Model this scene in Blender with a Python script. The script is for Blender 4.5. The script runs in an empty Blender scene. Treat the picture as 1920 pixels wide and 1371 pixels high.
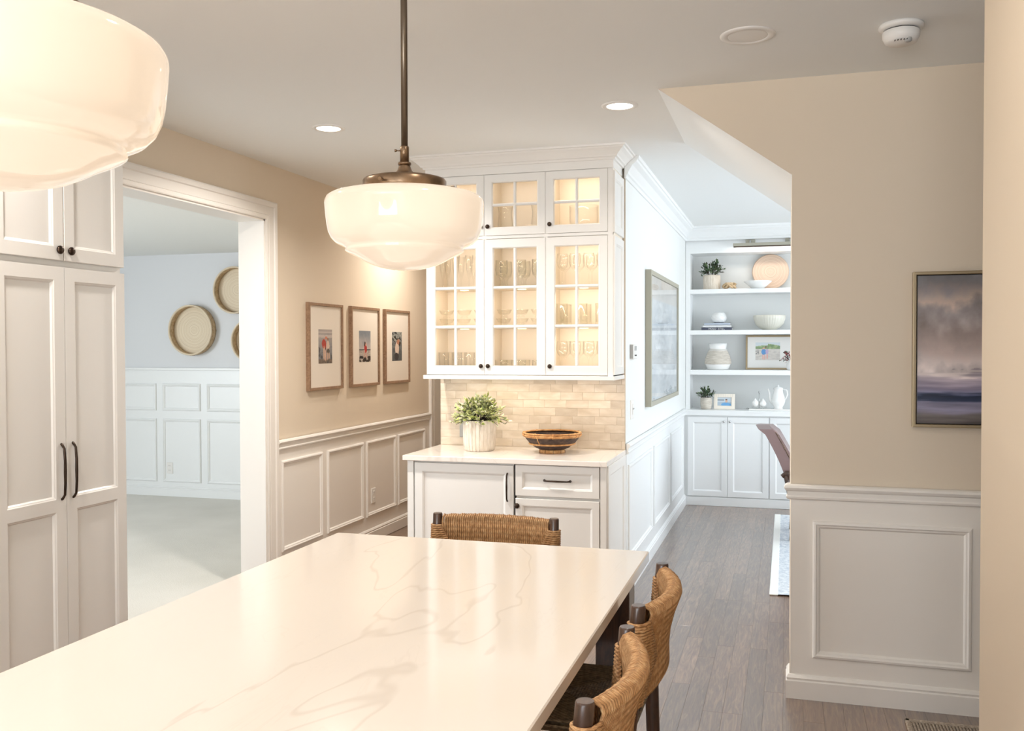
import bpy, bmesh, math, random
from mathutils import Vector, Matrix, noise as mnoise
random.seed(7)
S = bpy.context.scene
C = S.collection
R = math.radians

# ------------------------------------------------------------------ camera, world, daylight, exposure
cam = bpy.data.cameras.new('camera'); cam.lens = 1733.0 / 1920 * 36; cam.sensor_width = 36; cam.clip_start = .05
camo = bpy.data.objects.new('camera', cam); C.objects.link(camo); S.camera = camo
pit, yaw, rol = 0.01998, 0.28863, -0.00233
fw = Vector((-math.sin(yaw) * math.cos(pit), math.cos(yaw) * math.cos(pit), -math.sin(pit)))
rt = Vector((math.cos(yaw), math.sin(yaw), 0)); up = rt.cross(fw)
r2 = math.cos(rol) * rt + math.sin(rol) * up; u2 = -math.sin(rol) * rt + math.cos(rol) * up
camo.matrix_world = Matrix(((r2.x, u2.x, -fw.x, 0), (r2.y, u2.y, -fw.y, 0), (r2.z, u2.z, -fw.z, 1.56), (0, 0, 0, 1)))

W = bpy.data.worlds.new('sky'); S.world = W; W.use_nodes = True
W.node_tree.nodes['Background'].inputs[0].default_value = (.72, .86, 1, 1)
W.node_tree.nodes['Background'].inputs[1].default_value = .6

def area(name, loc, target, sx, sy, watts, col, spread=180):
    l = bpy.data.lights.new(name, 'AREA'); l.shape = 'RECTANGLE'; l.size = sx; l.size_y = sy
    l.energy = watts; l.color = col; l.spread = R(spread)
    o = bpy.data.objects.new(name, l); C.objects.link(o); o.location = loc
    o.rotation_euler = (Vector(target) - Vector(loc)).to_track_quat('-Z', 'Y').to_euler()
    return o
DAY = (.87, .935, 1.0)
area('daylight_back_room_window', (3.3, 7.4, 1.55), (0, 7.4, 1.45), 3.0, 1.9, 145, DAY)
area('daylight_left_room_window', (-8.95, 2.5, 1.55), (-4.5, 5.0, 1.3), 3.2, 1.9, 290, DAY)
area('daylight_kitchen_window', (-1.0, -3.5, 1.5), (-1.0, 0, 5.6), 2.4, 1.5, 205, (.92, .96, 1), 150)
area('daylight_foyer_window', (2.75, 1.2, 1.5), (0, 1.4, 1.4), 1.6, 1.8, 7, (.93, .96, 1))

S.view_settings.view_transform = 'Standard'; S.view_settings.look = 'None'
S.view_settings.gamma = 1; S.view_settings.use_curve_mapping = False
S.view_settings.exposure = 0.2
S.cycles.use_denoising = True
S.cycles.max_bounces = 9; S.cycles.diffuse_bounces = 5; S.cycles.glossy_bounces = 3; S.cycles.adaptive_threshold = .02
S.cycles.transparent_max_bounces = 24; S.cycles.sample_clamp_indirect = 4
S.cycles.caustics_reflective = False; S.cycles.caustics_refractive = False

# ------------------------------------------------------------------ materials
def lin(c):
    f = lambda v: v / 12.92 if v <= .04045 else ((v + .055) / 1.055) ** 2.4
    return (f(c[0] / 255), f(c[1] / 255), f(c[2] / 255), 1)

class NT:
    def __init__(s, name):
        s.m = bpy.data.materials.new(name); s.m.use_nodes = True
        s.t = s.m.node_tree; s.n = s.t.nodes; s.l = s.t.links
        s.b = s.n['Principled BSDF']
    def add(s, typ, **k):
        n = s.n.new(typ)
        for a, v in k.items():
            if a.startswith('i_'): n.inputs[a[2:].replace('_', ' ')].default_value = v
            else: setattr(n, a, v)
        return n
    def link(s, a, b): s.l.new(a, b)
    def set(s, **k):
        for a, v in k.items(): s.b.inputs[a.replace('_', ' ')].default_value = v
    def coords(s, scale=(1, 1, 1), kind='Object', rnd=0, rot=(0, 0, 0)):
        tc = s.add('ShaderNodeTexCoord'); mp = s.add('ShaderNodeMapping')
        mp.inputs['Scale'].default_value = scale; mp.inputs['Rotation'].default_value = rot
        s.link(tc.outputs[kind], mp.inputs['Vector'])
        if rnd:
            oi = s.add('ShaderNodeObjectInfo'); ma = s.add('ShaderNodeMath', operation='MULTIPLY'); ma.inputs[1].default_value = rnd
            s.link(oi.outputs['Random'], ma.inputs[0]); s.link(ma.outputs[0], mp.inputs['Location'])
        return mp.outputs[0]
    def noise(s, vec, scale, detail=3, rough=.5, dist=0):
        n = s.add('ShaderNodeTexNoise'); n.inputs['Scale'].default_value = scale; n.inputs['Detail'].default_value = detail
        n.inputs['Roughness'].default_value = rough; n.inputs['Distortion'].default_value = dist
        s.link(vec, n.inputs['Vector']); return n.outputs['Fac']
    def ramp(s, fac, stops):
        r = s.add('ShaderNodeValToRGB'); e = r.color_ramp.elements
        while len(e) < len(stops): e.new(.5)
        for x, (p, c) in zip(e, stops): x.position = p; x.color = c if len(c) == 4 else lin(c)
        s.link(fac, r.inputs[0]); return r.outputs[0]
    def bump(s, h, strength=.2, dist=.002):
        b = s.add('ShaderNodeBump'); b.inputs['Strength'].default_value = strength; b.inputs['Distance'].default_value = dist
        s.link(h, b.inputs['Height']); s.link(b.outputs[0], s.b.inputs['Normal'])

def plain(name, col, rough=.5, metal=0, bump=0, bscale=80, var=0, **k):
    t = NT(name); t.set(Base_Color=lin(col), Roughness=rough, Metallic=metal, **k)
    v = t.coords()
    if var:
        f = t.noise(v, bscale, 4)
        a = tuple(max(0, c * (1 - var)) for c in col); b = tuple(min(255, c * (1 + var)) for c in col)
        t.link(t.ramp(f, [(.3, a), (.7, b)]), t.b.inputs['Base Color'])
    if bump: t.bump(t.noise(v, bscale, 4), bump)
    return t.m

def vcol(name, rough=.5, **k):
    t = NT(name); a = t.add('ShaderNodeVertexColor', layer_name='Col')
    t.link(a.outputs[0], t.b.inputs['Base Color']); t.set(Roughness=rough, **k); return t.m

def clear(name, rough=.02, blend=.35, tint=(.97, .98, .98), power=4, base=.02):
    t = NT(name); t.n.remove(t.b)
    tr = t.add('ShaderNodeBsdfTransparent'); tr.inputs[0].default_value = (*tint, 1)
    gl = t.add('ShaderNodeBsdfGlossy'); gl.inputs['Roughness'].default_value = rough
    lw = t.add('ShaderNodeLayerWeight'); lw.inputs[0].default_value = .5
    pw = t.add('ShaderNodeMath', operation='POWER'); pw.inputs[1].default_value = power; t.link(lw.outputs['Facing'], pw.inputs[0])
    ma = t.add('ShaderNodeMath', operation='MULTIPLY_ADD', use_clamp=True); ma.inputs[1].default_value = blend; ma.inputs[2].default_value = base; t.link(pw.outputs[0], ma.inputs[0])
    mx = t.add('ShaderNodeMixShader'); t.link(ma.outputs[0], mx.inputs[0])
    t.link(tr.outputs[0], mx.inputs[1]); t.link(gl.outputs[0], mx.inputs[2])
    t.link(mx.outputs[0], t.n['Material Output'].inputs[0]); return t.m

def emit(name, col, s):
    t = NT(name); t.set(Base_Color=lin(col), Roughness=.4, Emission_Color=lin(col), Emission_Strength=s); return t.m

def wood(name, dark, light, scale=(1, 1, 1), rough=.45, rnd=0, tone=0, freq=9, coat=0):
    t = NT(name); v = t.coords(scale, rnd=rnd)
    f = t.noise(v, freq, 5, .6, 1.2); c = t.ramp(f, [(.28, dark), (.5, tuple((a + b) / 2 for a, b in zip(dark, light))), (.72, light)])
    if tone:
        oi = t.add('ShaderNodeObjectInfo'); hs = t.add('ShaderNodeHueSaturation')
        mr = t.add('ShaderNodeMapRange'); mr.inputs['To Min'].default_value = 1 - tone; mr.inputs['To Max'].default_value = 1 + tone
        t.link(oi.outputs['Random'], mr.inputs[0]); t.link(mr.outputs[0], hs.inputs['Value']); t.link(c, hs.inputs['Color']); c = hs.outputs[0]
    t.link(c, t.b.inputs['Base Color']); t.set(Roughness=rough, Coat_Weight=coat, Coat_Roughness=.2); t.bump(f, .08, .001); return t.m

MT = {}
MT['beige'] = plain('beige_wall_paint', (222, 208, 188), .7, bump=.03, bscale=220)
MT['trim'] = plain('white_trim_paint', (236, 232, 226), .35)
MT['wains'] = plain('wainscot_paint', (238, 233, 226), .4)
MT['cab'] = plain('white_cabinet_paint', (232, 230, 226), .32)
MT['cabin'] = plain('cabinet_interior', (236, 226, 210), .5)
MT['hall'] = plain('daylit_hall_paint', (230, 232, 230), .6, bump=.02, bscale=220)  # beige wall paint with the hall's strong daylight put into a paler colour
MT['lroom'] = plain('pale_blue_grey_paint', (219, 221, 224), .6)
MT['builtin'] = plain('white_builtin_paint', (236, 238, 238), .35)
MT['nook'] = plain('grey_shelf_back_paint', (222, 224, 223), .5)
MT['bronze'] = plain('dark_bronze', (62, 50, 42), .32, .85)
MT['brass'] = plain('aged_brass', (132, 110, 88), .3, .85, var=.12, bscale=30)
MT['steelrod'] = plain('antique_rod_metal', (108, 97, 84), .35, .85)
MT['chrome'] = plain('chrome', (200, 200, 200), .15, 1)
MT['plastic'] = plain('white_plastic', (234, 232, 228), .4)
MT['greyplastic'] = plain('grey_plastic', (168, 168, 166), .5)
MT['dark'] = plain('dark_parts_and_shade', (40, 34, 30), .7)
MT['mat'] = plain('picture_mount', (238, 229, 216), .8)
MT['pane'] = clear('window_glass', .01, .5, (.99, .99, .99), 5, .015)
MT['picglass'] = clear('picture_glass', .01, .6, (.99, .99, .99), 5, .02)
MT['glass'] = clear('drinking_glass', .05, .5, (.993, .993, .988), 3, .02)
MT['mug'] = clear('thick_green_glass', .06, .45, (.98, .98, .965), 2.6, .03)
MT['photo'] = vcol('photo_print', .35)
MT['canvas'] = vcol('painted_canvas', .45)
MT['framewood'] = wood('taupe_frame_wood', (128, 100, 78), (168, 138, 112), (3, 3, 3), .4, freq=12)
MT['goldframe'] = plain('champagne_frame', (160, 142, 112), .4, .4)
MT['artframe'] = plain('grey_oak_frame', (168, 164, 148), .45)
MT['darkwood'] = wood('dark_stained_wood', (44, 28, 20), (92, 62, 45), (8, 8, 1.2), .35, freq=7, coat=.3)
MT['white_cer'] = plain('white_ceramic', (240, 240, 238), .2)
MT['cream_cer'] = plain('cream_ceramic', (214, 212, 200), .35)
MT['paper'] = plain('book_pages', (232, 230, 226), .8)

t = NT('ceiling_paint'); v = t.coords(); t.set(Base_Color=lin((239, 241, 240)), Roughness=.85)
t.bump(t.noise(v, 26, 5, .65), .25, .003); MT['ceil'] = t.m

t = NT('oak_floor'); v = t.coords((16, 1.3, 1), rnd=37); f = t.noise(v, 3.2, 6, .62, 1.6)
c = t.ramp(f, [(.25, (80, 57, 42)), (.5, (111, 84, 64)), (.75, (142, 114, 90))])
oi = t.add('ShaderNodeObjectInfo'); hs = t.add('ShaderNodeHueSaturation'); mr = t.add('ShaderNodeMapRange')
mr.inputs['To Min'].default_value = .8; mr.inputs['To Max'].default_value = 1.2
t.link(oi.outputs['Random'], mr.inputs[0]); t.link(mr.outputs[0], hs.inputs['Value']); t.link(c, hs.inputs['Color'])
t.link(hs.outputs[0], t.b.inputs['Base Color']); t.set(Roughness=.4, Coat_Weight=1.0, Coat_IOR=2.35, Coat_Roughness=.26); t.bump(f, .25, .0012); MT['oak'] = t.m

t = NT('quartz'); v = t.coords((2.2, .55, 1), rot=(0, 0, .75))
n1 = t.noise(v, .85, 4, .5, .6); n2 = t.noise(v, 2.0, 4, .55, .8); n3 = t.noise(v, 1.1, 2)
def vein(n, w):
    a = t.add('ShaderNodeMath', operation='SUBTRACT'); a.inputs[1].default_value = .5; t.link(n, a.inputs[0])
    b = t.add('ShaderNodeMath', operation='ABSOLUTE'); t.link(a.outputs[0], b.inputs[0])
    m = t.add('ShaderNodeMapRange', interpolation_type='SMOOTHSTEP'); m.inputs['From Max'].default_value = w
    m.inputs['To Min'].default_value = 1; m.inputs['To Max'].default_value = 0; t.link(b.outputs[0], m.inputs[0]); return m.outputs[0]
mm = t.add('ShaderNodeMath', operation='MULTIPLY'); g = t.ramp(n3, [(.42, (0, 0, 0)), (.62, (255, 255, 255))])
t.link(vein(n2, .006), mm.inputs[0]); t.link(g, mm.inputs[1])
ad = t.add('ShaderNodeMath', operation='MAXIMUM')
v1 = t.add('ShaderNodeMath', operation='MULTIPLY'); t.link(vein(n1, .006), v1.inputs[0]); v1.inputs[1].default_value = .7
v2 = t.add('ShaderNodeMath', operation='MULTIPLY'); t.link(mm.outputs[0], v2.inputs[0]); v2.inputs[1].default_value = .3
t.link(v1.outputs[0], ad.inputs[0]); t.link(v2.outputs[0], ad.inputs[1])
sc_ = t.add('ShaderNodeMath', operation='MULTIPLY'); sc_.inputs[1].default_value = .3; t.link(ad.outputs[0], sc_.inputs[0])
mx = t.add('ShaderNodeMixRGB'); mx.inputs[1].default_value = lin((236, 229, 221)); mx.inputs[2].default_value = lin((176, 160, 144))
t.link(sc_.outputs[0], mx.inputs[0]); t.link(mx.outputs[0], t.b.inputs['Base Color']); t.set(Roughness=.1); MT['quartz'] = t.m

t = NT('carpet'); v = t.coords(); f = t.noise(v, 160, 3); g = t.noise(v, 1.6, 3)
t.link(t.ramp(g, [(.3, (206, 203, 194)), (.7, (219, 216, 208))]), t.b.inputs['Base Color']); t.set(Roughness=.95, Sheen_Weight=.2); t.bump(f, .6, .004); MT['carpet'] = t.m

t = NT('zellige_tile'); v = t.coords((5, 1, 12), rnd=23); f = t.noise(v, 1.6, 3, .5, .4)
c = t.ramp(f, [(.25, (204, 188, 167)), (.55, (220, 206, 188)), (.8, (231, 221, 206))])
oi = t.add('ShaderNodeObjectInfo'); hs = t.add('ShaderNodeHueSaturation'); mr = t.add('ShaderNodeMapRange')
mr.inputs['To Min'].default_value = .88; mr.inputs['To Max'].default_value = 1.05
t.link(oi.outputs['Random'], mr.inputs[0]); t.link(mr.outputs[0], hs.inputs['Value']); t.link(c, hs.inputs['Color'])
t.link(hs.outputs[0], t.b.inputs['Base Color']); t.set(Roughness=.22); t.bump(f, .35, .004); MT['tile'] = t.m
MT['grout'] = plain('grout', (206, 190, 166), .9)

def rope(name, a, b, c_):
    t = NT(name); v = t.coords(); f = t.noise(v, 70, 4, .6)
    c = t.ramp(f, [(.25, a), (.5, b), (.75, c_)])
    uv = t.add('ShaderNodeUVMap'); wv = t.add('ShaderNodeTexWave', wave_type='BANDS', bands_direction='DIAGONAL')
    mp = t.add('ShaderNodeMapping'); mp.inputs['Scale'].default_value = (34, 1, 1); t.link(uv.outputs[0], mp.inputs[0]); t.link(mp.outputs[0], wv.inputs[0]); wv.inputs['Scale'].default_value = 1.0
    mx = t.add('ShaderNodeMixRGB', blend_type='MULTIPLY'); mx.inputs[0].default_value = .5
    r = t.ramp(wv.outputs[1], [(.0, (150, 130, 110)), (.6, (255, 255, 255))])
    t.link(c, mx.inputs[1]); t.link(r, mx.inputs[2]); t.link(mx.outputs[0], t.b.inputs['Base Color']); t.set(Roughness=.75)
    t.bump(wv.outputs[1], .6, .0012); return t.m
MT['rush'] = rope('golden_rush_cord', (158, 114, 72), (194, 150, 104), (222, 186, 142))
MT['darkrush'] = rope('dark_rush_cord', (82, 70, 52), (124, 108, 84), (160, 144, 116))

def rings(name, a, b, c_, freq=26, rough=.7, coil=None, sc=(1, 1, 1)):
    t = NT(name); v = t.coords(sc)
    if coil is not None:
        mp = v.node; mp.inputs['Location'].default_value = (0, 0, -coil); mp.inputs['Scale'].default_value = (1, 0, 1)
        ln = t.add('ShaderNodeVectorMath', operation='LENGTH'); t.link(v, ln.inputs[0]); wob = t.noise(v, 9, 2)
        ma = t.add('ShaderNodeMath', operation='MULTIPLY_ADD'); ma.inputs[1].default_value = .02; t.link(wob, ma.inputs[0]); t.link(ln.outputs['Value'], ma.inputs[2])
        cb = t.add('ShaderNodeCombineXYZ'); t.link(ma.outputs[0], cb.inputs[0]); f = t.noise(cb.outputs[0], 150, 3, .7)
    else: f = t.noise(v, 34, 4, .6)
    t.link(t.ramp(f, [(.25, a), (.5, b), (.78, c_)]), t.b.inputs['Base Color']); t.set(Roughness=rough); t.bump(f, .3, .003); return t.m
MT['bamboo'] = rings('coiled_bamboo', (176, 150, 116), (226, 210, 184), (246, 238, 224), coil=0)
MT['bamboorim'] = rings('bamboo_rim', (160, 132, 98), (194, 168, 132), (218, 196, 164))
MT['wovenplate'] = rings('woven_plate_fibre', (156, 122, 98), (214, 188, 166), (236, 220, 204), coil=.177)
MT['rattan'] = rings('honey_rattan', (138, 88, 44), (192, 138, 82), (226, 184, 128))
MT['bark'] = rings('dark_bark_strips', (30, 22, 18), (66, 48, 38), (104, 82, 64))
MT['jute'] = rings('pale_jute_wrap', (172, 162, 148), (202, 194, 182), (222, 216, 206), sc=(.5, .5, 4))
t = NT('ribbed_pot_glaze'); v = t.coords((1, 1, .25)); f = t.noise(v, 55, 5, .6)
t.link(t.ramp(f, [(.2, (168, 146, 122)), (.38, (210, 198, 182)), (.7, (228, 219, 206))]), t.b.inputs['Base Color']); t.set(Roughness=.7); t.bump(f, .2); MT['pot'] = t.m
MT['leaf_a'] = vcol('variegated_leaf', .5); MT['leaf_b'] = vcol('dark_green_leaf', .5)
MT['soil'] = plain('dark_soil', (50, 42, 34), .95)
t = NT('leather'); v = t.coords(); f = t.noise(v, 120, 4); t.set(Base_Color=lin((142, 116, 114)), Roughness=.3); t.bump(f, .15); MT['leather'] = t.m
t = NT('rug_weave'); v = t.coords(); f = t.noise(v, 40, 5, .7); g = t.noise(v, 5, 3)
t.link(t.ramp(f, [(.35, (176, 186, 198)), (.6, (222, 226, 230)), (.75, (236, 238, 240))]), t.b.inputs['Base Color']); t.set(Roughness=.95); t.bump(f, .5, .004); MT['rug'] = t.m
MT['rugedge'] = plain('rug_border', (240, 240, 236), .9)
t = NT('braided_rug'); v = t.coords(); f = t.noise(v, 90, 4, .7)
t.link(t.ramp(f, [(.3, (108, 94, 82)), (.7, (186, 172, 154))]), t.b.inputs['Base Color']); t.set(Roughness=.95); t.bump(f, .4); MT['braid'] = t.m

t = NT('opal_glass_shade'); t.set(Base_Color=lin((186, 178, 168)), Roughness=.08, Coat_Weight=.3, Coat_Roughness=.03, Emission_Color=lin((255, 231, 204)), Emission_Strength=.50); MT['opal'] = t.m
MT['canlight'] = emit('downlight_lens', (255, 240, 220), 6)
MT['cablight'] = emit('cabinet_puck_lens', (255, 224, 180), 1.5)

# ------------------------------------------------------------------ mesh helpers
I3 = lambda u, v, w: (u, v, w)
class M:
    def __init__(s): s.v = []; s.f = []; s.mi = []; s.sm = []; s.uv = None; s.col = None
    def face(s, idx, mi=0, sm=False): s.f.append(tuple(idx)); s.mi.append(mi); s.sm.append(sm)
    def box(s, x0, x1, y0, y1, z0, z1, c=0, mi=0, T=I3):
        if x0 > x1: x0, x1 = x1, x0
        if y0 > y1: y0, y1 = y1, y0
        if z0 > z1: z0, z1 = z1, z0
        b = len(s.v); c = min(c, .45 * min(x1 - x0, y1 - y0, z1 - z0))
        if c <= 0:
            s.v += [T(x, y, z) for x in (x0, x1) for y in (y0, y1) for z in (z0, z1)]
            for q in ((0, 1, 3, 2), (4, 6, 7, 5), (0, 4, 5, 1), (2, 3, 7, 6), (0, 2, 6, 4), (1, 5, 7, 3)): s.face([b + i for i in q], mi)
            return s
        bm = bmesh.new(); bmesh.ops.create_cube(bm, size=1)
        for v in bm.verts: v.co = ((x0 if v.co.x < 0 else x1), (y0 if v.co.y < 0 else y1), (z0 if v.co.z < 0 else z1))
        bmesh.ops.bevel(bm, geom=bm.edges[:], offset=c, segments=1, affect='EDGES')
        bm.verts.index_update()
        s.v += [T(*v.co) for v in bm.verts]
        for f in bm.faces: s.face([b + v.index for v in f.verts], mi)
        bm.free(); return s
    def prism(s, poly, h0, h1, T=I3, mi=0):
        b = len(s.v); n = len(poly)
        s.v += [T(p[0], p[1], h0) for p in poly] + [T(p[0], p[1], h1) for p in poly]
        for i in range(n): s.face([b + i, b + (i + 1) % n, b + n + (i + 1) % n, b + n + i], mi)
        s.face(range(b, b + n), mi); s.face(range(b + n, b + 2 * n), mi); return s
    def lathe(s, prof, seg=32, at=(0, 0, 0), T=None, sm=True, mi=0, rfun=None):
        T = T or (lambda x, y, z: (at[0] + x, at[1] + y, at[2] + z)); b = len(s.v); n = len(prof)
        for i in range(seg):
            a = 2 * math.pi * i / seg
            for j, (r, z) in enumerate(prof):
                rr = r * (rfun(a, j, z) if rfun else 1)
                s.v.append(T(rr * math.cos(a), rr * math.sin(a), z))
        for i in range(seg):
            k = (i + 1) % seg
            for j in range(n - 1): s.face([b + i * n + j, b + k * n + j, b + k * n + j + 1, b + i * n + j + 1], mi, sm)
        return s
    def tube(s, pts, r, n=8, closed=False, sm=True, mi=0, cap=True, uvs=None):
        P = [Vector(p) for p in pts]; k = len(P); b = len(s.v); L = [0]
        rr = r if isinstance(r, (list, tuple)) else [r] * k
        for i in range(1, k): L.append(L[-1] + (P[i] - P[i - 1]).length)
        prev = None
        for i in range(k):
            if closed: d = P[(i + 1) % k] - P[i - 1]
            else: d = P[min(i + 1, k - 1)] - P[max(i - 1, 0)]
            d.normalize()
            if prev is None:
                a = Vector((0, 0, 1)) if abs(d.z) < .9 else Vector((1, 0, 0)); e1 = d.cross(a).normalized()
            else: e1 = (prev - d * prev.dot(d)).normalized()
            prev = e1; e2 = d.cross(e1)
            for j in range(n):
                t_ = 2 * math.pi * j / n; s.v.append(tuple(P[i] + (e1 * math.cos(t_) + e2 * math.sin(t_)) * rr[i]))
                if uvs is not None: uvs.append((L[i], j / n))
        m = k if closed else k - 1
        for i in range(m):
            q = (i + 1) % k
            for j in range(n): s.face([b + i * n + j, b + i * n + (j + 1) % n, b + q * n + (j + 1) % n, b + q * n + j], mi, sm)
        if cap and not closed:
            s.face([b + j for j in range(n)], mi); s.face([b + (k - 1) * n + j for j in range(n)], mi)
        return s
    def rect(s, u0, u1, v0, v1, prof, T, cap=True, mi=0, capmi=None):
        """concentric rectangles: prof = [(inset, height)], capped at the last"""
        b = len(s.v)
        for d, h in prof: s.v += [T(u0 + d, v0 + d, h), T(u1 - d, v0 + d, h), T(u1 - d, v1 - d, h), T(u0 + d, v1 - d, h)]
        for i in range(len(prof) - 1):
            for j in range(4): s.face([b + 4 * i + j, b + 4 * i + (j + 1) % 4, b + 4 * i + 4 + (j + 1) % 4, b + 4 * i + 4 + j], mi)
        if cap: s.face([b + 4 * (len(prof) - 1) + j for j in range(4)], mi if capmi is None else capmi)
        return s
    def sweep(s, path, prof, T=I3, closed=False, side=1, mi=0, cap=True):
        """mitred sweep of prof [(out, height)] along a 2-D path"""
        b = len(s.v); k = len(path); n = len(prof); P = [Vector(p) for p in path]
        for i in range(k):
            def nrm(a, c):
                d = (c - a).normalized(); return Vector((d.y, -d.x)) * side
            if closed or 0 < i < k - 1:
                n1 = nrm(P[i - 1], P[i]); n2 = nrm(P[i], P[(i + 1) % k]); nn = (n1 + n2); nn = nn / max(1e-6, nn.dot(n1))
            elif i == 0: nn = nrm(P[0], P[1])
            else: nn = nrm(P[-2], P[-1])
            for d, h in prof: s.v.append(T(P[i].x + nn.x * d, P[i].y + nn.y * d, h))
        for i in range(k if closed else k - 1):
            q = (i + 1) % k
            for j in range(n - 1): s.face([b + i * n + j, b + q * n + j, b + q * n + j + 1, b + i * n + j + 1], mi)
        if cap and not closed:
            s.face([b + j for j in range(n)], mi); s.face([b + (k - 1) * n + j for j in range(n)], mi)
        return s
    def build(s, name, mats, parent=None, at=None, recalc=True):
        """links ONE mesh object; vertices are world coordinates unless parent/at shifts them"""
        if at is None:
            if parent is not None: at = parent.get('_o', (0, 0, 0))
            else:
                xs = [v[0] for v in s.v]; ys = [v[1] for v in s.v]; zs = [v[2] for v in s.v]
                at = ((min(xs) + max(xs)) / 2, (min(ys) + max(ys)) / 2, min(zs))
        me = bpy.data.meshes.new(name)
        me.from_pydata([(v[0] - at[0], v[1] - at[1], v[2] - at[2]) for v in s.v], [], s.f)
        for p, mi, sm in zip(me.polygons, s.mi, s.sm): p.material_index = mi; p.use_smooth = sm
        for m in (mats if isinstance(mats, (list, tuple)) else [mats]): me.materials.append(MT[m] if isinstance(m, str) else m)
        if s.uv:
            ul = me.uv_layers.new(name='UVMap')
            for lp in me.loops: ul.data[lp.index].uv = s.uv[lp.vertex_index]
        if s.col:
            ca = me.color_attributes.new('Col', 'FLOAT_COLOR', 'POINT')
            for i, c in enumerate(s.col): ca.data[i].color = c
        if recalc:
            bm = bmesh.new(); bm.from_mesh(me); bmesh.ops.recalc_face_normals(bm, faces=bm.faces[:]); bm.to_mesh(me); bm.free()
        o = bpy.data.objects.new(name, me); C.objects.link(o)
        if parent is not None: o.parent = parent; o['_o'] = parent.get('_o', (0, 0, 0))
        else: o.location = at; o['_o'] = at
        return o

def tag(o, label, cat, group=None, kind=None):
    o['label'] = label; o['category'] = cat
    if group: o['group'] = group
    if kind: o['kind'] = kind
    return o
def thing(name, label, cat, loc, group=None, rz=0, local=False):
    o = bpy.data.objects.new(name, None); C.objects.link(o); o.location = loc; o.rotation_euler = (0, 0, rz); o.empty_display_size = .05
    o['_o'] = (0, 0, 0) if local else tuple(loc); return tag(o, label, cat, group)
def struct(o): o['kind'] = 'structure'; return o
def dup(root, loc, rz=None, label=None, parent=None):
    r = root.copy(); C.objects.link(r); r.parent = parent
    if loc is not None: r.location = loc
    if rz is not None: r.rotation_euler = (0, 0, rz)
    if label: r['label'] = label
    for ch in list(root.children): dup(ch, None, parent=r)
    return r
FY = lambda y0: (lambda u, v, w: (u, y0 - w, v))          # plane facing the camera side (-y): u = x, v = z
FX = lambda x0: (lambda u, v, w: (x0 + w, u, v))          # plane facing +x: u = y, v = z
UPZ = 2.74

# ------------------------------------------------------------------ the room shell
f = struct(M().box(-3.2, 3.1, -3.2, 9.75, -.12, -.004).build('floor', 'oak'))
pl_w = .0826
plank_meshes = {}
def plank(x, y0, y1):
    L = round((y1 - y0) / .1) * .1; k = L
    if k not in plank_meshes:
        o = M().box(-pl_w / 2 + .0002, pl_w / 2 - .0002, -L / 2 + .0002, L / 2 - .0002, -.004, 0, .0006).build('plank', 'oak', f, at=(0, 0, 0)); plank_meshes[k] = o.data
    else:
        o = bpy.data.objects.new('plank', plank_meshes[k]); C.objects.link(o); o.parent = f
    o.location = (x - f['_o'][0], (y0 + y1) / 2 - f['_o'][1], 0 - f['_o'][2])
def planks(x0, x1, y0, y1):
    x = x0 + pl_w / 2
    while x < x1:
        y = y0 - random.choice((0, .2, .4, .6, .8))
        while y < y1:
            L = random.choice((.7, .9, 1.1, 1.3, 1.6)); a = max(y, y0); b = min(y + L, y1); b = a + round((b - a) * 10) / 10
            if b - a > .05: plank(x, a, b)
            y += L
        x += pl_w
planks(-1.0, 1.06, 2.4, 9.2)
planks(-3.19, -2.15, 4.2, 6.4)

struct(M().box(-8.9, -3.38, -1.0, 8.5, -.12, 0).build('floor_left_room', 'carpet'))
struct(M().box(-3.38, -3.2, 3.35, 5.23, -.12, -.001).build('trim_1', 'oak'))
struct(M().box(-3.45, 3.3, -3.4, 9.9, UPZ, UPZ + .1).build('ceiling', 'ceil'))
struct(M().box(-8.9, -3.38, -1.0, 8.5, 2.535, 2.62).build('ceiling_left_room', 'ceil'))

OY0, OY1, OZ = 3.35, 5.23, 2.381
m = M()
m.box(-3.38, -3.2, -3.2, OY0, 0, UPZ); m.box(-3.38, -3.2, OY1, 8.18, 0, UPZ); m.box(-3.38, -3.2, OY0, OY1, OZ, UPZ)
m.box(-3.38, -3.2, 8.95, 9.8, 0, UPZ); m.box(-3.38, -3.2, 8.18, 8.95, 2.1, UPZ)
wl = struct(m.build('wall_left', 'beige'))
m = M().box(-2.2, -.965, 5.745, 9.8, 0, UPZ); m.mi[5] = 0
wm = struct(m.build('wall_middle', ['beige', 'hall']))
for p in wm.data.polygons:
    if p.normal.x > .9: p.material_index = 1
m = M().prism([(.021, 0), (2.6, 0), (2.6, UPZ), (-.569, UPZ), (.021, 2.316)], 4.27, 5.464, lambda u, v, w: (u, w, v))
wr = struct(m.build('wall_right', ['beige', 'ceil', 'hall']))
for p in wr.data.polygons:
    if p.normal.z < -.3 and p.center.z > 2 - wr.location.z: p.material_index = 1
    elif p.normal.y > .9: p.material_index = 2
struct(M().box(.428, .56, -3.2, 2.335, 0, UPZ, .006).build('wall_near', 'beige'))
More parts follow.
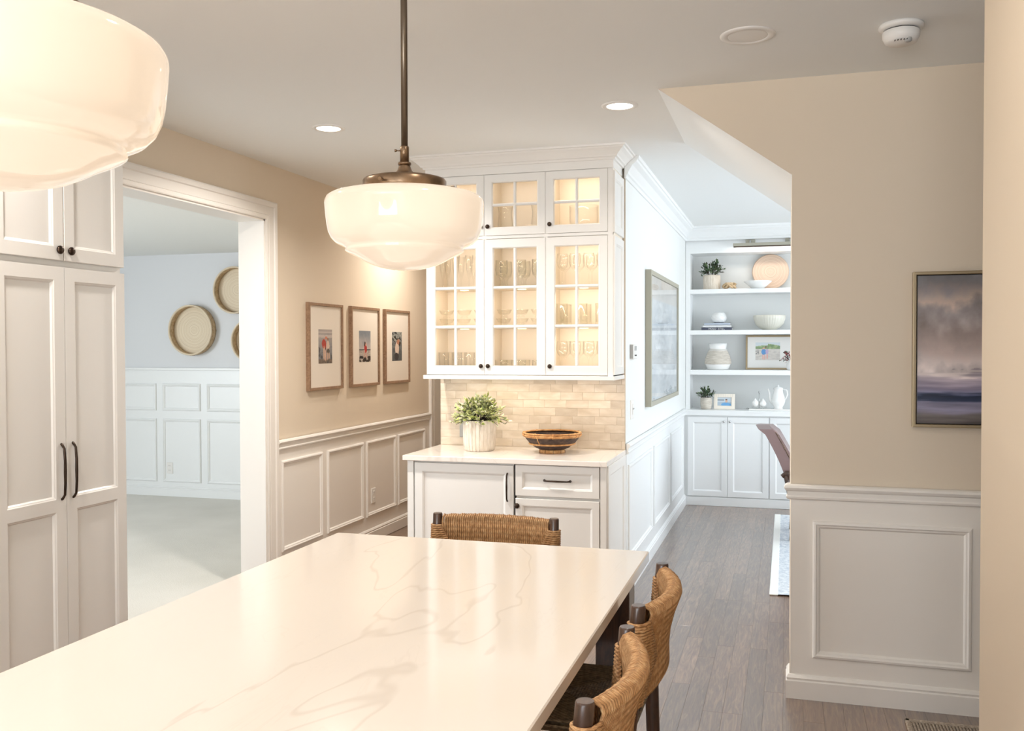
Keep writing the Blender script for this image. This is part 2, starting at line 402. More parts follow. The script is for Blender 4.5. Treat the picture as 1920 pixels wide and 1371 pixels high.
def wall_with_window(name, T, u0, u1, wu0, wu1, wz0, wz1, th, mat, wname, top=UPZ, nx=3):
    m = M(); m.box(u0, wu0, 0, top, -th, 0, T=T); m.box(wu1, u1, 0, top, -th, 0, T=T)
    m.box(wu0, wu1, 0, wz0, -th, 0, T=T); m.box(wu0, wu1, wz1, top, -th, 0, T=T)
    w = struct(m.build(name, mat))
    m = M(); e = .05
    m.box(wu0, wu1, wz0, wz0 + e, -.08, 0, T=T); m.box(wu0, wu1, wz1 - e, wz1, -.08, 0, T=T)
    for i in range(nx + 1):
        c = wu0 + (wu1 - wu0 - e) * i / nx; m.box(c, c + e, wz0 + e, wz1 - e, -.08, 0, T=T)
    wd = struct(m.build(wname, 'trim'))
    for i in range(nx):
        c = wu0 + (wu1 - wu0 - e) * i / nx + e; d = wu0 + (wu1 - wu0 - e) * (i + 1) / nx
        M().box(c, d, wz0 + e, wz1 - e, -.045, -.04, T=T).build('pane', 'pane', wd)
    return w
GX = lambda x0: (lambda u, v, w: (x0 - w, u, v))          # plane facing -x
GY = lambda y0: (lambda u, v, w: (u, y0 + w, v))          # plane facing +y
wall_with_window('wall_back_room_right', GX(3.0), 5.464, 9.8, 5.9, 8.9, .6, 2.5, .15, 'hall', 'window_1')
wall_with_window('wall_left_room_side', FX(-8.6), -1.0, 8.5, .9, 4.1, .6, 2.4, .15, 'lroom', 'window_2', 2.535)
wall_with_window('wall_back', GY(-3.2), -3.38, 2.6, -2.25, .25, .95, 2.35, .15, 'beige', 'window_3')
wall_with_window('wall_foyer', GX(2.5), -3.2, 4.27, .3, 2.1, .6, 2.4, .15, 'beige', 'window_4')
wlf = struct(M().box(-8.75, -3.38, 8.284, 8.45, 0, 2.535).build('wall_left_room_far', 'lroom'))
struct(M().box(-8.75, -3.38, -1.15, -1.0, 0, 2.535).build('wall_left_room_near', 'lroom'))
struct(M().box(-3.2, -2.2, 9.3, 9.45, 0, UPZ).build('wall_passage_end', 'beige'))
struct(M().box(-.965, 3.15, 9.66, 9.8, 0, UPZ).build('wall_far', 'hall'))

RAIL = [(0, .952), (.010, .952), (.021, .947), (.026, .937), (.021, .927), (.014, .921), (.012, .903), (.017, .897), (.015, .889), (.007, .884), (0, .884)]
BASE = [(0, 0), (.016, 0), (.016, .078), (.011, .083), (.0135, .092), (.006, .104), (0, .107)]
PANEL = [(0, 0), (0, .007), (.005, .013), (.013, .015), (.019, .010), (.025, .009), (.030, .004), (.032, 0)]
def panels(wall, T, spans, z0, z1, name='panel_moulding', prof=PANEL, mat='trim'):
    for a, b in spans: M().rect(a, b, z0, z1, prof, T, cap=False).build(name, mat, wall)
# left wall
M().box(-3.2, -3.194, 5.345, 8.04, .05, .9).build('wainscot', 'wains', wl)
struct(M().sweep([(-3.194, 8.04), (-3.194, 5.345)], RAIL, side=-1).build('trim_2', 'trim'))
struct(M().sweep([(-3.194, 8.04), (-3.194, 5.345)], BASE, side=-1).build('baseboard_left', 'trim'))
panels(wl, FX(-3.194), [(5.395, 5.955), (6.03, 6.625), (6.68, 7.255), (7.30, 7.915)], .207, .812)
CAS = [(0, 0), (0, .012), (.006, .016), (.022, .016), (.026, .012), (.030, .016), (.078, .019), (.084, .026), (.108, .028), (.116, .024), (.116, 0)]
TW = lambda x0: (lambda u, v, w: (x0 + w, u, v))
struct(M().sweep([(OY1, 0), (OY1, OZ), (OY0, OZ), (OY0, 0)], CAS, TW(-3.2), side=1).build('trim_3', 'trim'))
m = M(); m.box(-3.385, -3.199, OY1 - .012, OY1 + .001, 0, OZ); m.box(-3.385, -3.199, OY0 - .001, OY0 + .012, 0, OZ); m.box(-3.385, -3.199, OY0, OY1, OZ - .012, OZ + .001)
struct(m.build('trim_4', 'trim'))
struct(M().sweep([(8.16, 0), (8.16, 2.12), (8.97, 2.12), (8.97, 0)], CAS, TW(-3.2), side=-1).build('trim_5', 'trim'))
d1 = struct(M().box(-3.30, -3.26, 8.19, 8.94, .01, 2.1, .003).build('door_1', 'trim'))
for z in (.25, 1.15, 1.85): M().box(-3.262, -3.235, 8.186, 8.198, z, z + .09).build('hinge', 'bronze', d1)
# hall wall
M().box(-.965, -.960, 5.75, 9.19, .05, .9).build('wainscot', 'builtin', wm)
struct(M().sweep([(-.960, 5.747), (-.960, 9.19)], RAIL, side=1).build('trim_6', 'builtin'))
struct(M().sweep([(-.960, 5.747), (-.960, 9.19)], BASE, side=1).build('baseboard_hall', 'builtin'))
panels(wm, FX(-.960), [(5.80, 6.86), (6.98, 7.92), (8.03, 8.95)], .205, .812, mat='builtin')
CROWN = [(0, -.135), (.010, -.135), (.014, -.115), (.022, -.108), (.026, -.095), (.05, -.055), (.075, -.035), (.080, -.024), (.088, -.020), (.092, 0), (0, 0)]
cr = [(d, UPZ + z) for d, z in CROWN]
struct(M().sweep([(-.965, 5.70), (-.965, 9.30), (.70, 9.30), (.70, 9.66), (2.99, 9.66)], cr, side=1).build('trim_7', 'builtin'))
# right wall
M().box(.021, 2.49, 4.265, 4.27, .05, .9).build('wainscot', 'wains', wr)
struct(M().sweep([(2.49, 4.265), (.018, 4.265), (.018, 4.30)], RAIL, side=-1).build('trim_8', 'trim'))
struct(M().sweep([(2.49, 4.265), (.018, 4.265), (.018, 4.40)], BASE, side=-1).build('baseboard_right', 'trim'))
panels(wr, FY(4.265), [(.114, .752), (.86, 1.50), (1.6, 2.24)], .186, .792)
# left room wainscot
M().box(-8.6, -3.38, 8.276, 8.284, 0, 1.33).build('wainscot', 'builtin', wlf)
struct(M().box(-8.6, -3.38, 8.25, 8.284, 1.325, 1.352, .004).build('trim_9', 'builtin'))
struct(M().sweep([(-8.6, 8.276), (-3.38, 8.276)], BASE, side=1).build('baseboard_left_room', 'builtin'))
sp = [(-6.835 + .5395 * k, -6.372 + .5395 * k) for k in range(-3, 6)]
panels(wlf, FY(8.276), sp, .90, 1.185, mat='builtin'); panels(wlf, FY(8.276), sp, .15, .815, mat='builtin')

# backsplash tiles, each a piece on the middle wall
M().box(-2.198, -.967, 5.7378, 5.745, .915, 1.40).build('grout_bed', 'grout', wm)
tm = {}
z = .917; row = 0; TH = .0507; TWD = .1425
while z < 1.39:
    x = -2.198 - (TWD * (.5, .0, .25, .72)[row % 4])
    while x < -.967:
        a = max(x, -2.198); b = min(x + TWD, -.967)
        if b - a > .01:
            k = round(b - a, 3)
            if k not in tm:
                o = M().rect(-k / 2 + .0005, k / 2 - .0005, -TH / 2 + .0005, TH / 2 - .0005, [(0, 0), (0, .0055), (.0008, .0062)], FY(0)).build('tile', 'tile', wm, at=(0, 0, 0)); tm[k] = o.data
            else:
                o = bpy.data.objects.new('tile', tm[k]); C.objects.link(o); o.parent = wm
            o.location = ((a + b) / 2 - wm['_o'][0], 5.742 - wm['_o'][1] + random.uniform(-.0012, .0006), z + TH / 2 - wm['_o'][2])
            o.rotation_euler = (random.uniform(-.012, .012), 0, random.uniform(-.008, .008))
        x += TWD
    z += TH; row += 1

# ------------------------------------------------------------------ cabinet parts
DOOR = lambda rail, t=.02: [(0, 0), (0, t - .002), (.002, t), (rail, t), (rail + .004, t - .003), (rail + .007, t - .004), (rail + .012, t - .010)]
def handle(T, u, v, length, vertical, parent, mat='bronze', out=.034):
    m = M(); h = length / 2
    ax = (lambda s_, w: T(u, v + s_, w)) if vertical else (lambda s_, w: T(u + s_, v, w))
    for s_ in (-h, h):
        m.tube([ax(s_, 0), ax(s_, .005), ax(s_, .012)], [.010, .009, .0075], 10)
    pts = [ax(-h, .010), ax(-h * .96, out * .7), ax(-h * .82, out)] + [ax(h * q, out + .003) for q in (-.4, 0, .4)] + [ax(h * .82, out), ax(h * .96, out * .7), ax(h, .010)]
    m.tube(pts, [.006, .005, .0045, .005, .0056, .005, .0045, .005, .006], 8)
    return m.build('handle', mat, parent)
def knob(T, u, v, parent, mat='bronze', r=.016):
    m = M(); k = r / .016
    def TT(x, y, z): return T(u + x, v + y, z)
    m.lathe([(.0085 * k, 0), (.0085 * k, .003), (.006 * k, .006), (.0055 * k, .014), (.011 * k, .019), (.0155 * k, .024), (.016 * k, .028), (.013 * k, .033), (.006 * k, .0355), (0, .036)], 18, T=TT)
    return m.build('knob', mat, parent)
def shaker(T, u0, u1, v0, v1, rail, parent, name='door', mat='cab', t=.02, split=None):
    m = M()
    if split is None: m.rect(u0, u1, v0, v1, DOOR(rail, t), T)
    else:
        z1, z2 = split
        m.box(u0 + rail, u1 - rail, v0, v0 + rail, 0, t, T=T); m.box(u0 + rail, u1 - rail, v1 - rail, v1, 0, t, T=T); m.box(u0 + rail, u1 - rail, z1, z2, 0, t, T=T)
        m.box(u0, u0 + rail, v0, v1, 0, t, T=T); m.box(u1 - rail, u1, v0, v1, 0, t, T=T)
        for a, b in ((v0 + rail, z1), (z2, v1 - rail)):
            m.rect(u0 + rail, u1 - rail, a, b, [(0, t), (.004, t - .003), (.007, t - .004), (.012, t - .010)], T)
    return m.build(name, mat, parent)

# pantry
p = thing('pantry_cabinet', 'tall white pantry cabinet with two-panel doors beside the wide doorway', 'cabinet', (-2.9, 2.853, 0))
M().box(-3.2, -2.622, 2.523, 3.184, .1, 2.62).build('body', 'cab', p)
M().box(-3.19, -2.68, 2.53, 3.18, 0, .1).build('toe_kick', 'cab', p)
T = FX(-2.62)
for k, (a, b) in enumerate(((2.525, 2.8525), (2.8555, 3.182))):
    d = shaker(T, a, b, .105, 1.863, .05, p, split=(.948, .995)); handle(T, 2.829 if k == 0 else 2.887, 1.097, .212, True, d)
    d = shaker(T, a, b, 1.887, 2.60, .05, p); knob(T, 2.829 if k == 0 else 2.886, 1.926, d)
M().sweep([(-3.2, 3.184), (-2.622, 3.184), (-2.622, 2.523)], [(0, 2.60), (.012, 2.60), (.016, 2.63), (.06, 2.70), (.066, 2.74), (0, 2.74)], side=-1).build('crown', 'cab', p)

# sideboard base
b = thing('sideboard_cabinet', 'white base cabinet with one drawer under the tiled backsplash', 'cabinet', (-1.58, 5.43, 0))
M().box(-2.17, -.972, 5.147, 5.74, .1, .884).build('body', 'cab', b)
M().box(-2.15, -.99, 5.20, 5.73, 0, .1).build('toe_kick', 'cab', b)
M().box(-2.178, -2.139, 5.125, 5.74, 0, .884, .001).build('side_panel', 'cab', b)
M().box(-1.005, -.972, 5.128, 5.147, .0, .884, .001).build('stile', 'cab', b)
M().rect(5.147, 5.735, .1, .884, DOOR(.055, .012), FX(-.972)).build('side_panel', 'cab', b)
T = FY(5.145)
M().box(-1.516, -1.502, 5.1445, 5.1465, .1, .882).build('gap', 'dark', b)  # solid dark strip standing for the shade between door and drawer
d = shaker(T, -2.132, -1.515, .105, .872, .05, b); handle(T, -1.552, .745, .165, True, d)
d = shaker(T, -1.503, -1.01, .699, .878, .04, b, 'drawer'); handle(T, -1.256, .792, .152, False, d)
d = shaker(T, -1.503, -1.01, .105, .684, .04, b); knob(T, -1.493, .641, d)
M().box(-2.20, -.962, 5.10, 5.742, .884, .915, .003).build('x', 'quartz')
o = C.objects['x']; o.name = 'countertop'; o.data.name = 'countertop'; tag(o, 'white quartz worktop lying on the sideboard cabinet', 'countertop')

# upper cabinet
u = thing('display_cabinet', 'tall white glass-door display cabinet lit from inside above the backsplash', 'cabinet', (-1.57, 5.57, 1.36))
m = M(); XL, XR, YF, YB = -2.16, -.982, 5.42, 5.74
m.box(XL, XL + .016, YF, YB, 1.386, 2.65); m.box(XR - .016, XR, YF, YB, 1.386, 2.65); m.box(XL, XR, YB - .008, YB, 1.386, 2.65)
m.box(XL, XR, YF, YB, 1.386, 1.400); m.box(XL, XR, YF, YB, 2.634, 2.65); m.box(XL + .016, XR - .016, YF, YB - .008, 2.218, 2.242)
for x in (-1.779, -1.391): m.box(x - .008, x + .008, YF, YB - .008, 1.40, 2.634)
u_body = m.build('body', 'cabin', u)
for zz in (1.676, 1.922):
    for a, c in ((XL + .017, -1.788), (-1.770, -1.400), (-1.382, XR - .017)): M().box(a, c, YF + .02, YB - .01, zz, zz + .012).build('shelf', 'cabin', u)
m = M()
m.box(XL - .001, XL + .001, 5.40, YB, 1.386, 2.62); m.box(-1.012, XR, 5.402, YF, 1.386, 2.65); m.box(XL, XR, 5.404, YF, 2.615, 2.65); m.box(XL, XR, 5.404, YF, 2.223, 2.24)
for x in (-1.779, -1.391): m.box(x - .012, x + .012, 5.405, YF, 1.39, 2.64)
m.build('face_frame', 'cab', u)
T = FX(XR)
for a, c in ((1.392, 2.218), (2.236, 2.60)): M().rect(5.405, 5.725, a, c, DOOR(.045, .012), T).build('side_panel', 'cab', u)
M().box(-2.178, XR + .012, 5.382, 5.74, 1.361, 1.386, .002).build('light_rail', 'cab', u)
cp = [(0, 2.615), (.004, 2.615), (.004, 2.662), (.014, 2.664), (.018, 2.674), (.028, 2.678), (.032, 2.686), (.055, 2.708), (.072, 2.720), (.076, 2.728), (.086, 2.730), (.088, 2.74), (0, 2.74)]
M().sweep([(XL, 5.74), (XL, 5.40), (XR, 5.40), (XR, 5.72)], cp, side=1).build('crown', 'cab', u)
T = FY(5.42)
def glazed(u0, u1, v0, v1, rail, rows, kx, kz):
    m = M(); t = .02
    m.rect(u0, u1, v0, v1, [(0, 0), (0, t - .002), (.002, t), (rail, t), (rail + .006, t - .006), (rail + .006, 0)], T, cap=False)
    a0, a1, c0, c1 = u0 + rail + .006, u1 - rail - .006, v0 + rail + .006, v1 - rail - .006; w = .009
    um = (a0 + a1) / 2; m.box(um - w, um + w, c0 - .002, c1 + .002, .004, .018, .005, T=T)
    zs = [c0 + (c1 - c0) * i / rows for i in range(rows + 1)]
    for zz in zs[1:-1]: m.box(a0 - .002, a1 + .002, zz - w, zz + w, .004, .0185, .005, T=T)
    d = m.build('door', 'cab', u)
    for i in range(rows):
        for q0, q1 in ((a0, um - w), (um + w, a1)): M().box(q0, q1, zs[i] + (w if i else 0), zs[i + 1] - (w if i < rows - 1 else 0), .008, .010, T=T).build('pane', 'pane', d)
    knob(T, kx, kz, d, r=.0135)
for (a, c, kx, ku) in ((-2.158, -1.781, -1.802, -1.802), (-1.777, -1.393, -1.757, -1.757), (-1.389, -1.013, -1.366, -1.366)):
    glazed(a, c, 1.390, 2.219, .050, 3, kx, 1.443); glazed(a, c, 2.242, 2.614, .045, 2, ku, 2.297)
def cabinet_light(x, z, w, name):
    l = bpy.data.lights.new('cabinet_light', 'AREA'); l.shape = 'RECTANGLE'; l.size = .33; l.size_y = .02; l.energy = w; l.color = (1, .87, .72)
    o = bpy.data.objects.new('cabinet_light', l); C.objects.link(o); o.location = (x, 5.44, z - .012); o.rotation_euler = (R(38), 0, 0)
    lens = M().lathe([(0, -.006), (.026, -.006), (.03, 0), (0, 0)], 20, at=(x, 5.56, z + .012)).build('puck_light', 'cablight', u)
for x, e in ((-1.965, .62), (-1.585, .5), (-1.19, .95)):
    for zz in (2.618, 2.206, 1.912, 1.666): cabinet_light(x, zz, e, '')
l = bpy.data.lights.new('under_cabinet_strip', 'AREA'); l.shape = 'RECTANGLE'; l.size = 1.1; l.size_y = .03; l.energy = 2.0; l.color = (1, .86, .68)
o = bpy.data.objects.new('under_cabinet_strip', l); C.objects.link(o); o.location = (-1.55, 5.56, 1.357)

# glassware
def gl(name, prof, mat='glass', extra=None, seg=20, rf=None):
    m = M(); m.lathe(prof, seg, rfun=rf)
    if extra: extra(m)
    o = m.build(name, mat, at=(0, 0, 0)); o.location = (0, 0, -50); return o
wine = [(.033, 0), (.033, .002), (.006, .006), (.0035, .02), (.0035, .085), (.012, .098), (.030, .115), (.037, .145), (.035, .175), (.031, .195), (.0298, .195), (.034, .172), (.0355, .145), (.029, .117), (0, .100)]
flute = [(.030, 0), (.030, .002), (.005, .006), (.0035, .02), (.0035, .055), (.010, .07), (.018, .11), (.026, .205), (.0248, .205), (.0165, .11), (0, .073)]
goblet = [(.036, 0), (.036, .004), (.013, .010), (.009, .03), (.014, .055), (.034, .072), (.039, .105), (.036, .165), (.0345, .165), (.0365, .105), (.03, .075), (0, .06)]
tumbler = [(.028, 0), (.030, .004), (.034, .125), (.0325, .125), (.029, .012), (0, .010)]
short = [(.032, 0), (.035, .004), (.039, .078), (.037, .078), (.033, .014), (0, .012)]
mugp = [(.036, 0), (.038, .006), (.036, .018), (.036, .135), (.033, .135), (.032, .022), (0, .018)]
cupp = [(.022, 0), (.024, .004), (.016, .012), (.036, .024), (.048, .05), (.0465, .05), (.034, .028), (0, .018)]
bowlp = [(.055, 0), (.055, .004), (.012, .01), (.010, .05), (.03, .058), (.085, .068), (.09, .085), (.09, .18), (.087, .18), (.086, .085), (.08, .072), (0, .062)]
pitch = [(.045, 0), (.048, .004), (.05, .08), (.042, .15), (.05, .2), (.048, .2), (.04, .15), (.047, .08), (0, .008)]
def mug_handle(m): m.tube([(.034, 0, .115), (.055, 0, .115), (.063, 0, .095), (.063, 0, .05), (.055, 0, .035), (.034, 0, .035)], .0055, 8)
rib = lambda a, j, z: 1 + .03 * math.cos(16 * a)
G = {'wine_glass': gl('wine_glass', wine), 'champagne_flute': gl('champagne_flute', flute), 'crystal_goblet': gl('crystal_goblet', goblet, 'mug', seg=32, rf=rib), 'tall_tumbler': gl('tall_tumbler', tumbler),
     'short_tumbler': gl('short_tumbler', short, 'mug', seg=48, rf=rib), 'beer_mug': gl('beer_mug', mugp, 'mug', mug_handle), 'glass_coupe': gl('glass_coupe', cupp, 'mug'), 'trifle_bowl': gl('trifle_bowl', bowlp, seg=32), 'glass_pitcher': gl('glass_pitcher', pitch)}
cols = {1: (-2.125, -1.80), 2: (-1.745, -1.425), 3: (-1.355, -1.03)}
cname = {1: 'left-hand door', 2: 'middle door', 3: 'right-hand door'}
sh = {0: 1.4005, 1: 1.6885, 2: 1.9345, 3: 2.2425}
sname = {0: 'bottom shelf', 1: 'second shelf', 2: 'third shelf', 3: 'top shelf'}
first = set()
near = {1: 'nearest the photo wall', 2: 'in the middle', 3: 'nearest the hall wall'}
def setg(kind, col, shelf, nx, ys, desc, cat, stack=1, dz=0):
    a, c = cols[col]; r = .04 if kind == 'beer_mug' else max(v.co.x for v in G[kind].data.vertices)
    grp = f'{desc} set, cabinet bay {near[col]}, {sname[shelf]}'
    for iy, yy in enumerate(ys):
        for i in range(nx):
            x = a + r + (c - a - 2 * r) * (i / max(1, nx - 1)) if nx > 1 else (a + c) / 2
            for k in range(stack):
                if kind not in first: o = G[kind]; first.add(kind)
                else: o = G[kind].copy(); C.objects.link(o)
                o.location = (x + random.uniform(-.003, .003), yy, sh[shelf] + k * dz + .0005); o.rotation_euler = (0, 0, random.choice((-1.2, -1.9, -1.5)) if kind == 'beer_mug' else random.uniform(0, 6))
                tag(o, f'{desc} on the {sname[shelf]} of the cabinet bay {near[col]}', cat, grp)
setg('tall_tumbler', 1, 0, 4, (5.52, 5.62), 'clear tall tumbler', 'glass')
setg('short_tumbler', 2, 0, 3, (5.51, 5.61), 'short ribbed tumbler', 'glass')
setg('wine_glass', 3, 0, 4, (5.52, 5.62), 'clear stemmed wine glass', 'glass')
setg('glass_coupe', 1, 1, 3, (5.54,), 'stacked glass dessert cup', 'glass cup', 2, .055)
setg('glass_coupe', 2, 1, 3, (5.54,), 'stacked glass dessert cup', 'glass cup', 2, .055)
setg('beer_mug', 3, 1, 3, (5.50, 5.62), 'greenish glass beer mug', 'mug')
setg('champagne_flute', 1, 2, 4, (5.52, 5.61), 'slender champagne flute', 'glass')
setg('crystal_goblet', 2, 2, 3, (5.51, 5.61), 'cut crystal goblet', 'glass')
setg('wine_glass', 3, 2, 4, (5.52, 5.62), 'clear stemmed wine glass', 'glass')
setg('trifle_bowl', 3, 3, 1, (5.57,), 'footed glass bowl', 'glass bowl')
setg('glass_pitcher', 2, 3, 2, (5.57,), 'clear waisted glass pitcher', 'pitcher')

# ------------------------------------------------------------------ island table
t_ = thing('island_table', 'long counter-height table with white veined quartz top and dark wooden legs', 'table', (-.955, 1.6, 0))
M().box(-1.497, -.413, .30, 2.905, .882, .915, .003).build('tabletop', 'quartz', t_)
for x in (-1.46, -.553):
    for y in (.36, 2.745): M().box(x, x + .103, y, y + .105, 0, .882, .004).build('leg', 'darkwood', t_)
for a in ((-1.36, -.552, 2.785, 2.81), (-1.36, -.552, .4, .425), (-1.42, -1.395, .46, 2.75), (-.62, -.595, .46, 2.75)):
    M().box(*a, .80, .882).build('apron', 'darkwood', t_)

# ------------------------------------------------------------------ rush stools
def make_stool():
    s = thing('rush_stool', 'x', 'stool', (0, 0, 0), 'rush-backed counter stools', local=True)
    zt, zb, hw, rp = .936, .715, .22, .0175
    for sg in (-1, 1):
        y = sg * hw
        M().tube([(0, y, .95), (0, y, .945), (-.004, y, .90), (-.018, y, .70), (-.03, y, .60), (-.022, y, .35), (.012, y, 0)], [rp * .9, rp, rp * 1.02, rp * 1.1, rp * 1.12, rp * 1.05, rp * .8], 16).build('back_leg', 'darkwood', s)
        M().tube([(-.43, y * .97, .655), (-.43, y * .97, .60), (-.435, y * .97, .3), (-.44, y * .97, 0)], [rp, rp * 1.1, rp, rp * .8], 16).build('front_leg', 'darkwood', s)
        for z in (.20, .36): M().tube([(-.435, y * .97, z), (-.003 - .0 * z, y, z)], .011, 10).build('stretcher', 'darkwood', s)
    for z in (.26, .42): M().tube([(-.437, -.21, z), (-.437, .21, z)], .011, 10).build('stretcher', 'darkwood', s)
    M().tube([(-.01, -.21, .30), (-.01, .21, .30)], .011, 10).build('stretcher', 'darkwood', s)
    # woven back: strands looped round two bowed rails, side strands wrapped round the posts
    def ctr(y, z):
        q = (z - zb) / (zt - zb); return (.034 + .022 * q) * (1 - (y / hw) ** 2) - .018 * (1 - q)
    m = M(); uv = []
    y = -hw + .022
    while y <= hw - .021:
        pts = []
        jit = random.uniform(-.0012, .0012)
        rr = .0195; nz = 5; d = hw - .012 - abs(y)
        for side in (1, -1):
            for i in range(nz):
                q = i / (nz - 1); q = q if side < 0 else 1 - q
                z = zb + .014 + (zt - zb - .028) * q
                off = rr - .013 * math.sin(math.pi * q)
                if side > 0 and i == 0:
                    pts += [(ctr(y, zt) - rr * .75, y, zt - .002 + jit), (ctr(y, zt), y, zt + .006 + jit), (ctr(y, zt) + rr * .75, y, zt - .002 + jit)]
                pts.append((ctr(y, z) + side * off, y, z))
            if side > 0: pts += [(ctr(y, zb) + rr * .7, y, zb), (ctr(y, zb), y, zb - .006), (ctr(y, zb) - rr * .7, y, zb)]
        m.tube(pts, .0042 + jit * .2, 6, closed=True, uvs=uv); y += .0076
    m.uv = uv; o = m.build('woven_back', 'rush', s, recalc=False); o['kind'] = 'stuff'; o['label'] = 'golden rush cord looped over the back rails'
    m = M(); uv = []
    for sg in (-1, 1):
        z = zb - .006
        while z < zt - .024:
            ln = .016 + .52 * min(zt - .024 - z, z - zb + .012)
            y1 = sg * (hw - ln); yo = sg * hw; x0 = ctr(yo, z) ; g = .0215; jit = random.uniform(-.001, .001)
            pts = [(ctr(y1, z) - .0195, y1, z), (ctr(sg * (hw - ln * .5), z) - .0215, sg * (hw - ln * .5), z + jit)]
            pts += [(x0 - g * math.cos(a), yo + sg * g * math.sin(a), z + jit) for a in (0, .6, 1.2, 1.9, 2.5, 3.14)]
            pts += [(ctr(sg * (hw - ln * .5), z) + .0215, sg * (hw - ln * .5), z), (ctr(y1, z) + .0195, y1, z)]
            m.tube(pts, .0041, 6, uvs=uv); z += .0076
    m.uv = uv; o = m.build('post_wrap', 'rush', s, recalc=False); o['kind'] = 'stuff'; o['label'] = 'golden rush cord wrapped round the posts'
    # seat: dark rush in the four-triangle weave
    x0, x1, y0, y1, zs = -.455, -.015, -.215, .215, .645
    M().box(x0 + .01, x1 - .01, y0 + .01, y1 - .01, zs - .03, zs - .004, .008).build('seat_pad', 'darkrush', s)
    m = M(); uv = []
    cx, cy = (x0 + x1) / 2, 0; n = 28
    for k in range(n):
        q = (k + .5) / n
        for e in range(4):
            a, b_ = [((x0, y0), (x1, y0)), ((x1, y0), (x1, y1)), ((x1, y1), (x0, y1)), ((x0, y1), (x0, y0))][e]
            ax, ay = cx + (a[0] - cx) * q, cy + (a[1] - cy) * q; bx, by = cx + (b_[0] - cx) * q, cy + (b_[1] - cy) * q
            dz = .004 * (1 - q) * -1 - (.012 if k == n - 1 else 0)
            m.tube([(ax, ay, zs + dz), ((ax + bx) / 2, (ay + by) / 2, zs + dz + .001), (bx, by, zs + dz)], .0042, 5, uvs=uv)
    m.uv = uv; o = m.build('woven_seat', 'darkrush', s, recalc=False); o['kind'] = 'stuff'; o['label'] = 'dark brown woven rush seat'
    return s
st = make_stool(); st.location = (-.333, 2.386, 0); st['label'] = 'rush-backed wooden stool at the long side of the table, nearer its end leg'
dup(st, (-.331, 1.772, 0), 0, 'rush-backed wooden stool at the long side of the table, farther from its end leg')
dup(st, (-1.010, 3.18, 0), R(90) + .012, 'rush-backed wooden stool at the short end of the table facing the sideboard')

# ------------------------------------------------------------------ pendants
def make_pendant():
    s = thing('pendant_lamp', 'x', 'pendant lamp', (0, 0, 0), 'schoolhouse pendants over the table', local=True)
    z0 = 1.7608
    prof = [(0, 0), (.03, .0012), (.06, .0065), (.085, .014), (.105, .0235), (.118, .031), (.135, .039), (.150, .0465), (.1545, .050), (.1525, .0545), (.153, .058), (.162, .062), (.178, .070), (.190, .082), (.1975, .098), (.2015, .118), (.2045, .145), (.2065, .170), (.2055, .179), (.201, .187), (.190, .1935), (.165, .1995), (.13, .204), (.10, .207), (.098, .214), (.096, .214), (.096, .205)]
    M().lathe([(r, z0 + z) for r, z in prof], 72).build('shade', 'opal', s)
    M().lathe([(.096, 1.969), (.107, 1.969), (.1085, 1.972), (.1085, 1.992), (.106, 1.996), (.092, 2.000), (.06, 2.004), (.038, 2.008), (.026, 2.013), (.019, 2.020), (.0155, 2.030), (.0135, 2.036), (0, 2.036)], 56).build('cap', 'brass', s)
    M().lathe([(.010, 2.034), (.0165, 2.034), (.0175, 2.037), (.0165, 2.041), (.010, 2.041)], 32).build('ring_nut', 'brass', s)
    M().lathe([(.0, 2.040), (.0118, 2.040), (.0118, 2.080), (.0105, 2.083), (0, 2.083)], 32).build('collar', 'brass', s)
    M().lathe([(.0, 2.08), (.0088, 2.08), (.0088, UPZ - .02), (0, UPZ - .02)], 28).build('rod', 'steelrod', s)
    M().lathe([(.0, UPZ - .035), (.02, UPZ - .035), (.06, UPZ - .022), (.065, UPZ - .005), (.065, UPZ), (0, UPZ)], 40).build('canopy', 'brass', s)
    m = M(); m.tube([(-.010, -.006, 2.071), (-.018, -.010, 2.071)], .0016, 8); m.tube([(-.0175, -.010, 2.071), (-.0225, -.0125, 2.071)], [.003, .0042], 10); m.build('thumb_screw', 'brass', s)
    for a in (R(-95), R(25), R(145)):
        c, q = math.cos(a), math.sin(a)
        M().tube([(.105 * c, .105 * q, 1.978), (.119 * c, .119 * q, 1.978), (.1195 * c, .1195 * q, 1.978), (.131 * c, .131 * q, 1.978)], [.0022, .0022, .0045, .0045], 10).build('thumb_screw', 'brass', s)
    return s
pd = make_pendant(); pd.location = (-.955, 2.238, 0); pd['label'] = 'opal glass pendant on a brass rod over the table end facing the sideboard'
dup(pd, (-.955, .935, 0), .6, 'opal glass pendant over the table beside the tall pantry cabinet')

# ------------------------------------------------------------------ ceiling fittings
def downlight(x, y, lit, label, watts=15):
    s = thing('recessed_light', label, 'ceiling light', (x, y, UPZ), 'recessed ceiling lights' if lit else None)
    Tz = lambda a, b_, c: (x + a, y + b_, UPZ + c)
    k = 1 if lit else 1.16
    M().lathe([(.063 * k, -.003), (.066 * k, -.006), (.082 * k, -.006), (.088 * k, -.003), (.089 * k, 0)], 48, T=Tz).build('trim_ring', 'plastic', s)
    M().lathe([(0, -.0042), (.060 * k, -.0042), (.066 * k, -.0034), (.066 * k, 0)], 40, T=Tz).build('lens', 'canlight' if lit else 'plastic', s)
    if lit:
        l = bpy.data.lights.new('downlight', 'AREA'); l.shape = 'DISK'; l.size = .13; l.energy = watts; l.color = (1, .925, .85); l.spread = R(150)
        o = bpy.data.objects.new('downlight', l); C.objects.link(o); o.location = (x, y, UPZ - .008)
downlight(-2.364, 4.507, True, 'lit recessed ceiling light on the picture wall side of the pendant rod', 30)
downlight(-.786, 4.507, True, 'lit recessed ceiling light in front of the sloped soffit', 8)
